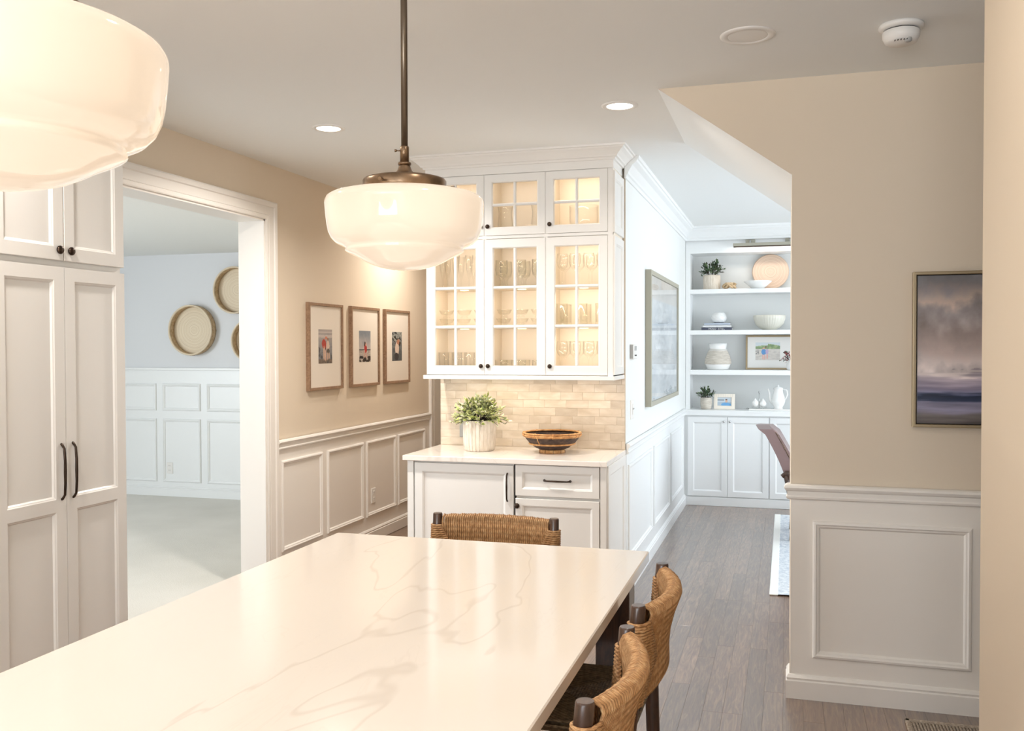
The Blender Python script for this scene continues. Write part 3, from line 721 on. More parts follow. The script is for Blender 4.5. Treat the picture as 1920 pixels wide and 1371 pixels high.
for k, (x, y) in enumerate(((-2.364, 2.2), (-.1, 1.6), (-2.0, .2), (-.3, -1.2), (-2.3, -1.4))):  # extra downlights added out of view to brighten the kitchen
    downlight(x, y, True, ('added unseen recessed fill light above the aisle beside the pantry cabinet', 'added unseen recessed fill light above the stools at the table', 'added unseen recessed fill light above the kitchen aisle', 'added unseen recessed fill light by the kitchen window', 'added unseen recessed fill light in the kitchen corner')[k], (13, 5, 8, 10, 10)[k])
downlight(-2.72, 7.1, True, 'lit recessed ceiling light in the passage behind the display cabinet', 15)
downlight(-.145, 3.637, False, 'unlit round recessed fixture in the ceiling beside the smoke detector')
s = thing('smoke_detector', 'white domed smoke detector on the ceiling by the taupe wall', 'smoke detector', (.40, 3.69, UPZ))
Tz = lambda a, b_, c: (.40 + a, 3.69 + b_, UPZ + c)
M().lathe([(0, 0), (.078, 0), (.078, -.010), (.072, -.016), (.06, -.018), (0, -.018)], 48, T=Tz).build('base', 'plastic', s)
M().lathe([(.055, -.018), (.055, -.025), (0, -.025)], 40, T=Tz).build('vent_ring', 'dark', s)
M().lathe([(.06, -.022), (.066, -.026), (.064, -.045), (.056, -.062), (.045, -.068), (0, -.070)], 48, T=Tz).build('dome', 'plastic', s)
m = M(); m.lathe([(.013, -.060), (.013, -.071), (.009, -.074), (0, -.074)], 20, T=lambda a, b_, c: (.42 + a, 3.65 + b_, UPZ + c)); m.build('test_button', 'greyplastic', s)
for k in range(6):
    a = R(-120 + 12 * k); M().box(-.0015, .0015, -.008, .008, 0, .002, T=lambda x, y, z, a=a: (.40 + .05 * math.cos(a) + x, 3.69 + .05 * math.sin(a) + y, UPZ - .066 - z)).build('slot', 'dark', s)

# ------------------------------------------------------------------ pictures
def fb(x, y, s=1, o=4):
    return mnoise.fractal(Vector((x * s, y * s, 3.1)), .9, 2.0, o)
def mix(a, b, t): t = max(0, min(1, t)); return tuple(p + (q - p) * t for p, q in zip(a, b))
def image(T, u0, u1, v0, v1, w, fn, nx, ny, name, mat, parent):
    m = M(); m.col = []
    for j in range(ny + 1):
        for i in range(nx + 1):
            a, b_ = i / nx, j / ny; m.v.append(T(u0 + (u1 - u0) * a, v0 + (v1 - v0) * b_, w)); m.col.append(lin(fn(a, b_)))
    for j in range(ny):
        for i in range(nx): k = j * (nx + 1) + i; m.face([k, k + 1, k + nx + 2, k + nx + 1])
    return m.build(name, mat, parent, recalc=False)
def ell(a, b_, cx, cy, rx, ry, rot=0):
    dx, dy = a - cx, b_ - cy; c, s_ = math.cos(rot), math.sin(rot); x, y = dx * c + dy * s_, -dx * s_ + dy * c
    return (x / rx) ** 2 + (y / ry) ** 2 < 1
def photo1(a, b_):
    c = mix((112, 120, 130), (176, 168, 164), b_ + .15 * fb(a * 2, b_ * 14)); c = mix(c, (205, 196, 190), .8) if .76 < b_ + .03 * fb(a * 3, 1) < .84 or .9 < b_ < .93 else c
    if b_ < .12: c = mix((96, 84, 76), (128, 112, 100), fb(a * 9, b_ * 9) + .5)
    if fb(a * 7, b_ * 7 + 5) > .35 and b_ < .5: c = (74, 74, 78)
    if ell(a, b_, .68, .50, .12, .17): c = (216, 192, 176)
    if ell(a, b_, .70, .36, .10, .08): c = (92, 84, 76)
    if ell(a, b_, .66, .21, .035, .12) or ell(a, b_, .77, .22, .035, .10): c = (214, 176, 150)
    if ell(a, b_, .40, .57, .16, .14, -.5): c = (176, 54, 48)
    if ell(a, b_, .40, .30, .05, .22) or ell(a, b_, .52, .24, .045, .17): c = (222, 186, 160)
    if ell(a, b_, .55, .75, .09, .045): c = (208, 130, 104)
    if ell(a, b_, .68, .71, .06, .04): c = (150, 112, 88)
    return c
def photo2(a, b_):
    c = mix((206, 196, 190), (130, 140, 150), (b_ - .4) * 1.8 + .25 * fb(a * 4, b_ * 5))
    if b_ < .41: c = (84, 92, 98) if b_ > .37 else mix((196, 186, 176), (160, 150, 142), fb(a * 8, b_ * 20) + .4)
    if b_ < .16 and fb(a * 5 + 9, b_ * 9) > -.05: c = (40, 36, 36)
    if ell(a, b_, .19, .155, .17, .045) or ell(a, b_, .87, .155, .14, .04): c = (38, 34, 36)
    if ell(a, b_, .50, .54, .07, .12): c = (62, 44, 46)
    if ell(a, b_, .56, .42, .12, .13): c = (178, 44, 46)
    if ell(a, b_, .60, .56, .06, .05): c = (214, 168, 150)
    if ell(a, b_, .47, .27, .045, .13) or ell(a, b_, .62, .22, .05, .1): c = (206, 164, 148)
    return c
def photo3(a, b_):
    c = mix((86, 92, 96), (168, 172, 166), (b_ - .3) * 1.4 + .5 * fb(a * 4, b_ * 9))
    if fb(a * 5 + 3, b_ * 11) > .22 and b_ > .5: c = (38, 40, 42)
    if ell(a, b_, .50, .42, .19, .24): c = (226, 206, 190)
    if ell(a, b_, .45, .15, .22, .13): c = (44, 44, 52)
    if ell(a, b_, .62, .66, .15, .09): c = (190, 132, 104)
    if ell(a, b_, .80, .62, .1, .05): c = (48, 38, 36)
    if ell(a, b_, .34, .79, .2, .03, -.3): c = (40, 36, 36)
    return c
PF = [(0, 0), (0, .026), (.002, .028), (.019, .028), (.021, .026), (.021, .016)]
for k, (y0, y1, fn, ds) in enumerate(((5.748, 6.264, photo1, 'two people bending on wet sand, one in red'), (6.402, 6.912, photo2, 'two tiny figures in red under a wide sky'), (7.025, 7.542, photo3, 'one pale figure above dark water'))):
    p = thing('framed_photo', f'taupe framed beach photo of {ds}', 'picture', (-3.185, (y0 + y1) / 2, 1.256), 'three framed beach photos in a row'); T = FX(-3.2)
    m = M().rect(y0, y1, 1.256, 1.876, PF, T, cap=False); m.build('frame', 'framewood', p)
    M().rect(y0 + .02, y1 - .02, 1.276, 1.856, [(0, .002), (0, .0165)], T).build('mount', 'mat', p)
    yc = (y0 + y1) / 2 - .006; image(T, yc - .103, yc + .103, 1.445, 1.690, .0172, fn, 44, 84, 'photo', 'photo', p)
    M().rect(y0 + .021, y1 - .021, 1.277, 1.855, [(0, .0195), (0, .021)], T).build('glass', 'picglass', p)
def seascape(a, b_):
    n = fb(a * 7 + 2, b_ * 5, 1, 6); h = fb(a * 2, b_ * 26, 1, 4); b2 = b_ + .012 * fb(a * 3, 7)
    S_ = [(0, (84, 76, 74)), (.06, (112, 104, 102)), (.10, (140, 136, 160)), (.135, (150, 146, 174)), (.155, (38, 50, 80)), (.19, (20, 32, 60)), (.212, (150, 148, 180)), (.235, (132, 124, 146)), (.30, (170, 158, 172)), (.325, (180, 168, 176)), (.335, (226, 214, 212)), (.42, (222, 208, 204)), (.50, (190, 172, 166)), (.60, (164, 148, 142)), (.76, (158, 150, 150)), (.84, (192, 172, 160)), (.93, (128, 122, 124)), (1.01, (112, 110, 112))]
    q = b2 + (.09 * n if b_ > .36 else .025 * h)
    q = max(0, min(1, q)); c = S_[-1][1]
    for (p0, c0), (p1, c1) in zip(S_, S_[1:]):
        if p0 <= q <= p1: c = mix(c0, c1, (q - p0) / (p1 - p0)); break
    k = 1 + .24 * n * (b_ > .34) + .2 * h * (b_ < .34); return tuple(max(0, min(255, v * k)) for v in c)
p = thing('seascape_painting', 'stormy seascape painting in a thin champagne frame on the taupe wall', 'painting', (.86, 4.25, 1.217)); T = FY(4.27)
M().rect(.513, 1.21, 1.217, 1.873, [(0, 0), (0, .040), (.002, .042), (.011, .042), (.013, .040), (.013, .012)], T, cap=False).build('frame', 'goldframe', p)
M().rect(.520, 1.203, 1.224, 1.866, [(0, .002), (0, .010)], T).build('backing', 'dark', p)
image(T, .531, 1.192, 1.234, 1.856, .034, seascape, 150, 150, 'canvas', 'canvas', p)
M().rect(.531, 1.192, 1.234, 1.856, [(0, .012), (0, .0335)], T).build('stretcher', 'mat', p)
def pale(a, b_):
    n = fb(a * 3, b_ * 7, 1, 5); c = mix((226, 230, 232), (192, 200, 206), .5 + .9 * n)
    d = abs(a - .45 - .1 * fb(b_ * 3, 2)); c = mix(c, (166, 172, 176), .5 - d * 2.2 + .5 * fb(a * 9, b_ * 30)) if d < .4 else c
    if b_ > .8: c = mix(c, (214, 202, 188), .5)
    return c
p = thing('abstract_print', 'large framed pale abstract print under glass on the hall wall', 'picture', (-.945, 7.46, 1.13)); T = FX(-.965)
M().rect(6.58, 8.33, 1.13, 2.11, [(0, .002), (0, .043), (.002, .045), (.032, .045), (.034, .043), (.034, .03)], T, cap=False).build('frame', 'artframe', p)
image(T, 6.60, 8.31, 1.15, 2.09, .030, pale, 90, 60, 'print', 'photo', p)
M().rect(6.612, 8.298, 1.162, 2.078, [(0, .034), (0, .036)], T).build('glass', 'picglass', p)

# ------------------------------------------------------------------ wall plates
def outlet(name, label, T, u, v, w=.075, h=.118, kind='outlet', mat='plastic'):
    loc = T(u, v, 0); s = thing(name, label, kind, loc)
    M().rect(u - w / 2, u + w / 2, v - h / 2, v + h / 2, [(0, 0), (0, .004), (.003, .006)], T).build('cover_plate', mat, s)
    if kind == 'outlet':
        for q in (-.024, .024):
            r_ = M().rect(u - .016, u + .016, v + q - .014, v + q + .014, [(0, .006), (.001, .008)], T).build('socket', mat, s)
            for dx in (-.006, .006): M().box(u + dx - .001, u + dx + .001, v + q - .004, v + q + .006, .008, .0085, T=T).build('slot', 'dark', r_)
    else:
        M().rect(u - .017, u + .017, v - .034, v + .034, [(0, .006), (.001, .009)], T).build('rocker', mat, s)
        M().box(u - .012, u + .03, v + .0, v + .008, .009, .013, T=T).build('lever', 'greyplastic', s)
outlet('wall_outlet', 'white outlet inside the wainscot panel below the framed photos', FX(-3.194), 6.81, .365)
outlet('wall_outlet', 'white outlet in the tall wainscot panel of the carpeted room', FY(8.276), -6.215, .296)
outlet('wall_outlet', 'grey outlet on the tiled backsplash behind the potted plant', FY(5.734), -2.025, 1.028, kind='outlet', mat='greyplastic')
outlet('light_switch', 'white light switch on the hall wall below the thermostat', FX(-.965), 5.99, 1.152, .12, .125, 'switch')
s = thing('thermostat', 'white boxy thermostat on the hall wall beside the abstract print', 'thermostat', (-.955, 6.0, 1.48)); T = FX(-.965)
M().box(5.915, 6.09, 1.48, 1.577, 0, .022, .004, T=T).build('case', 'plastic', s)
M().box(5.912, 5.916, 1.484, 1.573, .001, .021, T=T).build('side_grille', 'greyplastic', s)
M().box(5.965, 6.045, 1.535, 1.565, .022, .0235, T=T).build('display', 'greyplastic', s)
for k in range(3): M().box(5.97 + .03 * k, 5.985 + .03 * k, 1.50, 1.508, .022, .024, T=T).build('button', 'dark', s)

# ------------------------------------------------------------------ wall baskets in the left room
def basket(cx, cz, r, label, rot):
    s = thing('wall_basket', label, 'basket', (cx, 8.28, cz), 'round bamboo trays on the wall')
    T = lambda a, b_, c: (cx + a, 8.282 - c, cz + b_)
    prof = []; n = 22
    for i in range(n + 1):
        q = i / n; prof.append((r * .95 * q, .010 + (.003 if i % 2 else 0)))
    M().lathe([(0, .002)] + [(r * .95, .002)] + prof[::-1], 64, T=T).build('coiled_base', 'bamboo', s)
    M().lathe([(r * .95, .0), (r * .995, .0), (r, .03), (r * 1.0, .078), (r * .955, .078), (r * .95, .03), (r * .95, 0)], 72, T=T).build('side_band', 'bamboorim', s)
    M().lathe([(r * .945, .076), (r * 1.01, .076), (r * 1.012, .088), (r * .95, .088), (r * .945, .076)], 72, T=T).build('rim', 'bamboo', s)
    for k in range(4):
        a = rot + k * 1.57; M().tube([(cx + r * 1.005 * math.cos(a), 8.282, cz + r * 1.005 * math.sin(a)), (cx + r * 1.008 * math.cos(a), 8.20, cz + r * 1.008 * math.sin(a))], .004, 6).build('binding', 'bamboorim', s)
basket(-5.90, 1.742, .258, 'round bamboo tray on the pale wall, hung lowest and casting a wide shadow', .0)
basket(-5.38, 2.145, .238, 'round bamboo tray on the pale wall, hung highest beside the doorway jamb', .4)
basket(-5.19, 1.632, .222, 'round bamboo tray on the pale wall, mostly hidden by the doorway jamb', .9)

# ------------------------------------------------------------------ sideboard decor
def leafmesh(m, pos, d, n, L, w, ca, cb):
    d = d.normalized(); s_ = d.cross(n).normalized(); n = s_.cross(d); b0 = len(m.v)
    P = [pos, pos + d * L * .45 + s_ * w + n * L * .06, pos + d * L, pos + d * L * .45 - s_ * w + n * L * .06, pos + d * L * .5 - n * L * .03]
    m.v += [tuple(q) for q in P]; m.col += [lin(cb), lin(ca), lin(ca), lin(ca), lin(cb)]
    for q in ((0, 1, 4), (1, 2, 4), (2, 3, 4), (3, 0, 4)): m.face([b0 + i for i in q])
def foliage(center, spread, height, nst, L, w, pal, parent, mat, droop=.25, seed=3, lo=-.25, gap=.012):
    rnd = random.Random(seed); m = M(); m.col = []; ms = M()
    for k in range(nst):
        a = rnd.uniform(0, 6.283); el = rnd.uniform(lo, 1.45); ln = rnd.uniform(.75, 1.05)
        tip = Vector((math.cos(a) * math.cos(el) * spread * ln, math.sin(a) * math.cos(el) * spread * ln * .8, max(-.04, math.sin(el) * height * ln)))
        p0 = Vector(center) + Vector((math.cos(a), math.sin(a), 0)) * spread * .2; p2 = Vector(center) + tip; p1 = (p0 + p2) / 2 + Vector((0, 0, height * droop))
        pts = [p0 * (1 - q) ** 2 + p1 * 2 * q * (1 - q) + p2 * q * q for q in (0, .25, .5, .75, 1)]
        ms.tube(pts, .0012, 4)
        nl = max(3, int((p2 - p0).length / gap))
        for i in range(nl):
            q = .25 + .75 * (i + rnd.random() * .6) / nl; q = min(q, 1); pp = p0 * (1 - q) ** 2 + p1 * 2 * q * (1 - q) + p2 * q * q
            tg = (p2 - p0).normalized(); rv = Vector((rnd.uniform(-1, 1), rnd.uniform(-1, 1), rnd.uniform(-.6, .9)))
            d = (tg * .7 + rv * .8); ca, cb = rnd.choice(pal)
            if d.length > .1: leafmesh(m, pp, d, Vector((rnd.uniform(-.5, .5), rnd.uniform(-.6, .3), 1)), L * rnd.uniform(.7, 1.2), w * rnd.uniform(.8, 1.2), ca, cb)
    o = m.build('foliage', mat, parent, recalc=False); o['kind'] = 'stuff'; o2 = ms.build('stem', 'soil', parent); o2['kind'] = 'stuff'
def ribs(n, dep): return lambda a, j, z: 1 - dep * max(0, math.cos(a * n)) ** 6
s = thing('potted_plant', 'variegated leafy plant in a ribbed cream pot on the sideboard', 'potted plant', (-1.838, 5.47, .915))
M().lathe([(0, .001), (.088, .001), (.092, .004), (.097, .015), (.1015, .05), (.1025, .10), (.1015, .16), (.0975, .186), (.094, .190), (.088, .190), (.089, .17), (0, .165)], 312, at=(-1.838, 5.47, .915), rfun=ribs(26, .05)).build('pot', 'pot', s)
M().lathe([(0, .168), (.09, .168)], 24, at=(-1.838, 5.47, .915)).build('soil', 'soil', s)
palA = [((214, 214, 160), (150, 158, 100)), ((196, 204, 124), (132, 146, 78)), ((206, 204, 150), (128, 134, 84)), ((222, 216, 178), (150, 150, 104)), ((176, 184, 108), (112, 124, 64)), ((150, 156, 116), (92, 102, 70)), ((230, 224, 196), (160, 158, 120)), ((126, 132, 98), (78, 86, 60))]
palA = [tuple(tuple(min(246, v * 1.16) for v in c) for c in pr_) for pr_ in palA]
foliage((-1.838, 5.47, 1.095), .19, .16, 120, .031, .0105, palA, s, 'leaf_a', seed=5, lo=-.2)
s = thing('footed_bowl', 'dark bark bowl banded with honey rattan on the sideboard', 'bowl', (-1.372, 5.48, .915)); at = (-1.372, 5.48, .915)
M().lathe([(0, .018), (.075, .020), (.10, .030), (.135, .055), (.160, .085), (.176, .116), (.171, .116), (.155, .088), (.13, .060), (.095, .037), (0, .030)], 64, at=at).build('bowl', 'bark', s)
def hoop(r, z, t): M().tube([(at[0] + r * math.cos(a), at[1] + r * math.sin(a), at[2] + z) for a in [i * math.tau / 56 for i in range(56)]], t, 8, closed=True).build('rattan_hoop', 'rattan', s)
hoop(.175, .121, .0055); hoop(.1775, .110, .005); hoop(.168, .121, .0045); hoop(.1725, .102, .0045); hoop(.139, .056, .0055)
M().lathe([(.062, 0), (.079, 0), (.081, .006), (.079, .018), (.070, .022), (.062, .018), (.062, 0)], 48, at=at).build('foot', 'rattan', s)
for a in (-1.95, -1.3, -.4, .6, 1.5, 2.4, 3.3):
    c, q = math.cos(a), math.sin(a); M().tube([(at[0] + r * c, at[1] + r * q, at[2] + z) for r, z in ((.168, .127), (.177, .128), (.184, .115), (.180, .100), (.172, .096))], .0022, 6).build('lashing', 'rattan', s)
c, q = math.cos(-1.85), math.sin(-1.85)
M().tube([(at[0] + r * c, at[1] + r * q, at[2] + z) for r, z in ((.182, .105), (.170, .085), (.158, .070), (.147, .055))], .0025, 6).build('lashing', 'rattan', s)
for k in range(10):
    a = k * .63; M().tube([(at[0] + .0815 * math.cos(a), at[1] + .0815 * math.sin(a), .915 + z) for z in (.001, .019)], .0012, 5).build('stitch', 'bark', s)

# ------------------------------------------------------------------ built-in shelves
BX0, BX1 = -.962, .70
b = thing('builtin_base_cabinet', 'white built-in base cabinet with panelled doors at the hall end', 'cabinet', (-.13, 9.42, 0))
M().box(BX0, BX1, 9.215, 9.65, 0, .885).build('body', 'builtin', b)
M().box(BX0, BX1, 9.20, 9.215, 0, .085, .002).build('plinth', 'builtin', b)
T = FY(9.215)
for k, (a, c) in enumerate(((-.928, -.5495), (-.5465, -.162), (-.150, .232), (.235, .617))):
    d = shaker(T, a, c, .093, .872, .052, b, mat='builtin', t=.018); knob(T, c - .032 if k % 2 == 0 else a + .022, .829, d, 'chrome', .011)
o = M().box(BX0, BX1 + .02, 9.185, 9.66, .885, .937, .004).build('countertop', 'builtin'); tag(o, 'white painted top of the built-in base cabinet', 'countertop')
b = thing('builtin_bookcase', 'white built-in bookcase with three open shelves at the hall end', 'bookcase', (-.13, 9.5, .937))
m = M(); YU = 9.32
m.box(BX0, -.92, YU, 9.66, .937, UPZ - .001); m.box(.635, BX1, YU, 9.66, .937, UPZ - .001); m.box(-.92, .635, YU, 9.66, 2.482, UPZ - .001); m.build('body', 'builtin', b)
M().box(-.92, .635, 9.635, 9.655, .937, 2.482).build('back_panel', 'nook', b)
for z0, z1 in ((2.083, 2.127), (1.678, 1.722), (1.280, 1.328)): M().box(-.92, .635, YU + .002, 9.635, z0, z1, .002).build('shelf', 'builtin', b)
s = thing('picture_light', 'long brass picture light above the built-in shelves', 'wall light', (-.14, 9.32, 2.52))
M().box(-.50, .215, 9.215, 9.255, 2.530, 2.560, .003).build('bar', 'artframe', s)
M().box(-.495, .21, 9.218, 9.252, 2.520, 2.531).build('underside', 'bronze', s)
for x in (-.34, .03):
    a = M().box(x - .045, x + .045, 9.29, 9.32, 2.565, 2.60, .003).build('bracket', 'artframe', s)
    M().tube([(x, 9.30, 2.58), (x, 9.26, 2.59), (x, 9.236, 2.555)], .006, 8).build('arm', 'chrome', a)
l = bpy.data.lights.new('picture_light_strip', 'AREA'); l.shape = 'RECTANGLE'; l.size = .66; l.size_y = .025; l.energy = 1.7; l.color = (1, .90, .80)
o = bpy.data.objects.new('picture_light_strip', l); C.objects.link(o); o.location = (-.14, 9.235, 2.515); o.rotation_euler = (R(28), 0, 0)

SY = 9.47
Z1, Z2, Z3, Z4 = 2.127, 1.722, 1.328, .937
s = thing('potted_plant', 'dark green plant in a ribbed beige pot on the top built-in shelf', 'potted plant', (-.72, SY, Z1))
M().lathe([(0, .001), (.080, .001), (.084, .01), (.084, .14), (.078, .148), (.07, .148), (.07, .12), (0, .12)], 96, at=(-.72, SY, Z1), rfun=ribs(22, .04)).build('pot', 'pot', s)
palB = [((92, 118, 84), (58, 80, 54)), ((70, 96, 70), (44, 64, 46)), ((126, 146, 104), (80, 102, 66)), ((84, 84, 66), (54, 58, 44))]
foliage((-.72, SY, Z1 + .14), .15, .15, 34, .034, .011, palB, s, 'leaf_b', seed=8, lo=-.02)
s = thing('driftwood_knot', 'small pale driftwood knot beside the pot on the top built-in shelf', 'ornament', (-.545, SY - .06, Z1))
m = M(); r3 = random.Random(4)
for k in range(3):
    a = k * 1.1; pts = [(-.545 + .05 * math.cos(a + q) * (1 + .3 * math.sin(3 * q)), SY - .06 + .03 * math.sin(a + q), Z1 + .016 + .030 * (1 + math.sin(2 * q + k)) / 1.0 * .7) for q in [i * math.tau / 18 for i in range(18)]]
    m.tube(pts, .0115, 8, closed=True)
m.build('branch', 'bamboorim', s)
s = thing('woven_plate', 'round woven fibre plate standing against the bookcase back', 'plate', (-.155, 9.60, Z1)); lean = .17
def TP(a, b_, c): return (-.155 + a, 9.57 - c * math.cos(lean) + (b_ + .18) * math.sin(lean) * .28, Z1 + .177 + b_ * math.cos(lean) * 1.0)
M().lathe([(0, -.006)] + [(.175, -.006), (.178, 0)] + [(.172 * (1 - i / 26), .007 + (.0035 if i % 2 else 0)) for i in range(27)], 64, T=TP).build('coil', 'wovenplate', s)
s = thing('wavy_bowl', 'white ceramic bowl with wavy rim in front of the woven plate', 'bowl', (-.272, 9.42, Z1))
M().lathe([(0, .001), (.055, .001), (.06, .006), (.095, .035), (.135, .075), (.131, .077), (.09, .040), (.05, .014), (0, .012)], 64, at=(-.272, 9.42, Z1), rfun=lambda a, j, z: 1 + (.04 * math.sin(5 * a) if j in (4, 5) else 0)).build('bowl', 'white_cer', s)

def book(x0, x1, y0, y1, z0, h, cover, label, text=None):
    s = thing('book', label, 'book', ((x0 + x1) / 2, (y0 + y1) / 2, z0)); k = .0025
    m = M(); m.box(x0, x1, y0, y1, z0, z0 + k, .0005); m.box(x0, x1, y0, y1, z0 + h - k, z0 + h, .0005); m.box(x0, x1, y0, y0 + k, z0, z0 + h, .0005); m.build('cover', cover, s)
    M().box(x0 + .003, x1 - .003, y0 + k, y1 - .004, z0 + k, z0 + h - k).build('pages', 'paper', s)
    if text:
        cu = bpy.data.curves.new('t', 'FONT'); cu.body = text; cu.size = h * .95; cu.align_x = 'CENTER'; cu.align_y = 'CENTER'; cu.space_character = 1.15; cu.extrude = .0002
        to = bpy.data.objects.new('t', cu); me = bpy.data.meshes.new_from_object(to); bpy.data.objects.remove(to)
        ob = bpy.data.objects.new('spine_lettering', me); C.objects.link(ob); me.materials.append(MT['paper']); ob.parent = s
        ob.rotation_euler = (R(90), 0, 0); ob.location = (0, y0 - .0006 - (y0 + y1) / 2, h / 2)
MT['navy'] = plain('navy_cover', (70, 74, 92), .5); MT['palebook'] = plain('pale_cover', (222, 224, 226), .5); MT['bluebook'] = plain('light_blue_cover', (190, 200, 214), .5)
book(-.812, -.515, 9.36, 9.56, Z2 + .001, .026, 'navy', 'dark navy book at the bottom of the shelf pile', 'HOLD  STILL')
book(-.80, -.525, 9.365, 9.56, Z2 + .0272, .024, 'palebook', 'pale grey book in the middle of the shelf pile')
book(-.785, -.535, 9.37, 9.555, Z2 + .0514, .020, 'bluebook', 'light blue book on top of the shelf pile')
s = thing('textured_vase', 'white knobbly ceramic vase standing on the pile of books', 'vase', (-.65, SY - .01, Z2 + .0716)); at = (-.65, SY - .01, Z2 + .0716)
pr = [(0, .001), (.04, .001), (.048, .006)] + [(.075 * math.sin(.9 + 1.5 * i / 9) * (1 + .02 * (i % 2)), .01 + .095 * i / 9) for i in range(10)] + [(.040, .108), (.036, .10), (0, .02)]
M().lathe(pr, 60, at=at, rfun=lambda a, j, z: 1 + .07 * math.sin(9 * a + 2.1 * j) * (3 <= j <= 11)).build('body', 'white_cer', s)
M().lathe([(0, 0), (.047, 0), (.05, .004), (.04, .008)], 40, at=at).build('foot', 'navy', s)
s = thing('ribbed_bowl', 'cream fluted bowl on the second built-in shelf', 'bowl', (-.162, SY - .02, Z2))
M().lathe([(0, .001), (.062, .001), (.064, .006), (.10, .022), (.135, .060), (.152, .11), (.155, .142), (.150, .144), (.146, .11), (.128, .064), (.09, .03), (0, .016)], 144, at=(-.162, SY - .02, Z2), rfun=lambda a, j, z: 1 - (.022 * max(0, math.cos(a * 36)) if 3 <= j <= 6 else 0)).build('bowl', 'cream_cer', s)
s = thing('jute_vase', 'white vase wrapped with pale jute on the third built-in shelf', 'vase', (-.658, SY, Z3)); at = (-.658, SY, Z3)
M().lathe([(0, .001), (.098, .001), (.105, .006), (.120, .045), (.127, .060), (.11, .062), (.09, .2), (.078, .205), (.082, .215), (.092, .262), (.087, .262), (.075, .21), (0, .2)], 56, at=at).build('body', 'white_cer', s)
jp = [(.127, .055), (.129, .06)]
for i in range(15): q = i / 14; jp += [(.1305 - .048 * q ** 1.7 + (.0022 if i % 2 else 0), .064 + .142 * q)]
M().lathe(jp + [(.078, .206)], 56, at=at).build('jute_wrap', 'jute', s)
s = thing('landscape_photo_frame', 'wide taupe frame with photo of a couple on a beach', 'picture', (-.11, SY, Z3)); T = lambda u_, v_, w_: (u_, 9.56 - w_ + (v_ - Z3) * .12, v_)
M().rect(-.392, .17, Z3 + .001, Z3 + .345, [(0, 0), (0, .018), (.002, .02), (.016, .02), (.018, .018), (.018, .01)], T, cap=False).build('frame', 'goldframe', s)
M().rect(-.385, .163, Z3 + .01, Z3 + .335, [(0, 0), (0, .011)], T).build('mount', 'paper', s)
def beach(a, b_):
    c = mix((214, 208, 200), (196, 190, 184), fb(a * 6, b_ * 12) + .4)
    if b_ > .62: c = mix((120, 146, 104), (164, 178, 132), fb(a * 8, b_ * 8) + .5)
    if b_ > .74 + .09 * math.sin(a * 3.1 + .4) + (.1 if a > .5 else 0): c = (206, 214, 218)
    if a < .14 and .33 < b_ < .55 and fb(a * 20, b_ * 30) > .1: c = (110, 112, 112)
    if ell(a, b_, .34, .46, .10, .17): c = (96, 150, 204)
    if ell(a, b_, .47, .48, .06, .15): c = (190, 170, 200)
    if ell(a, b_, .33, .66, .045, .06): c = (212, 170, 150)
    if ell(a, b_, .42, .74, .04, .05): c = (120, 96, 84)
    if ell(a, b_, .30, .18, .025, .16) or ell(a, b_, .37, .18, .025, .16) or ell(a, b_, .48, .2, .03, .16): c = (222, 170, 160)
    return c
image(T, -.297, -.06, Z3 + .096, Z3 + .272, .0115, beach, 70, 50, 'photo', 'photo', s)
s = thing('flower_vase', 'small white vase of dusty red flowers in front of the beach frame', 'vase', (.045, 9.40, Z3)); at = (.045, 9.40, Z3)
M().lathe([(0, .001), (.035, .001), (.045, .02), (.042, .06), (.025, .09), (.028, .10), (.024, .10), (0, .08)], 40, at=at).build('body', 'white_cer', s)
palR = [((168, 84, 88), (120, 52, 58)), ((196, 122, 118), (150, 80, 80)), ((112, 60, 66), (84, 44, 48)), ((96, 112, 84), (62, 78, 54))]
foliage((.045, 9.40, Z3 + .10), .115, .10, 22, .024, .010, palR, s, 'leaf_b', seed=12, lo=-.4)
s = thing('potted_plant', 'small dark green plant in a rough grey pot on the built-in countertop', 'potted plant', (-.765, SY - .1, Z4))
M().lathe([(0, .001), (.044, .001), (.050, .008), (.057, .06), (.056, .115), (.05, .118), (.05, .1), (0, .1)], 56, at=(-.765, SY - .1, Z4), rfun=lambda a, j, z: 1 + .012 * math.sin(5 * a + 3 * j)).build('pot', 'jute', s)
foliage((-.765, SY - .1, Z4 + .11), .10, .11, 28, .030, .010, palB, s, 'leaf_b', seed=9, lo=.0)
s = thing('small_photo_frame', 'small bone-tiled frame with photo of a person in blue', 'picture', (-.59, 9.36, Z4)); T = lambda u_, v_, w_: (u_, 9.385 - w_ + (v_ - Z4) * .18, v_)
M().rect(-.690, -.488, Z4 + .001, Z4 + .152, [(0, 0), (0, .014), (.002, .016), (.030, .016), (.032, .014), (.032, .006)], T).build('frame', 'mat', s)
for k in range(9): M().box(-.689 + .0222 * k, -.689 + .0222 * k + .0012, Z4 + .122, Z4 + .151, .0158, .0166, T=T).build('joint', 'jute', s)
def portrait(a, b_):
    c = (196, 206, 214) if b_ > .45 else (176, 190, 202)
    if .62 < b_ < .72 and a < .5: c = (110, 120, 128)
    if ell(a, b_, .62, .12, .36, .26): c = (104, 164, 214)
    if ell(a, b_, .64, .56, .09, .2): c = (210, 172, 152)
    if ell(a, b_, .64, .74, .085, .07): c = (96, 78, 66)
    return c
image(T, -.656, -.522, Z4 + .036, Z4 + .118, .0065, portrait, 40, 28, 'photo', 'photo', s)
s = thing('serving_tray', 'white oblong serving tray under the pitcher and cruet stand', 'tray', (-.14, 9.38, Z4))
M().box(-.352, .06, 9.29, 9.46, Z4, Z4 + .012, .005).build('base', 'white_cer', s)
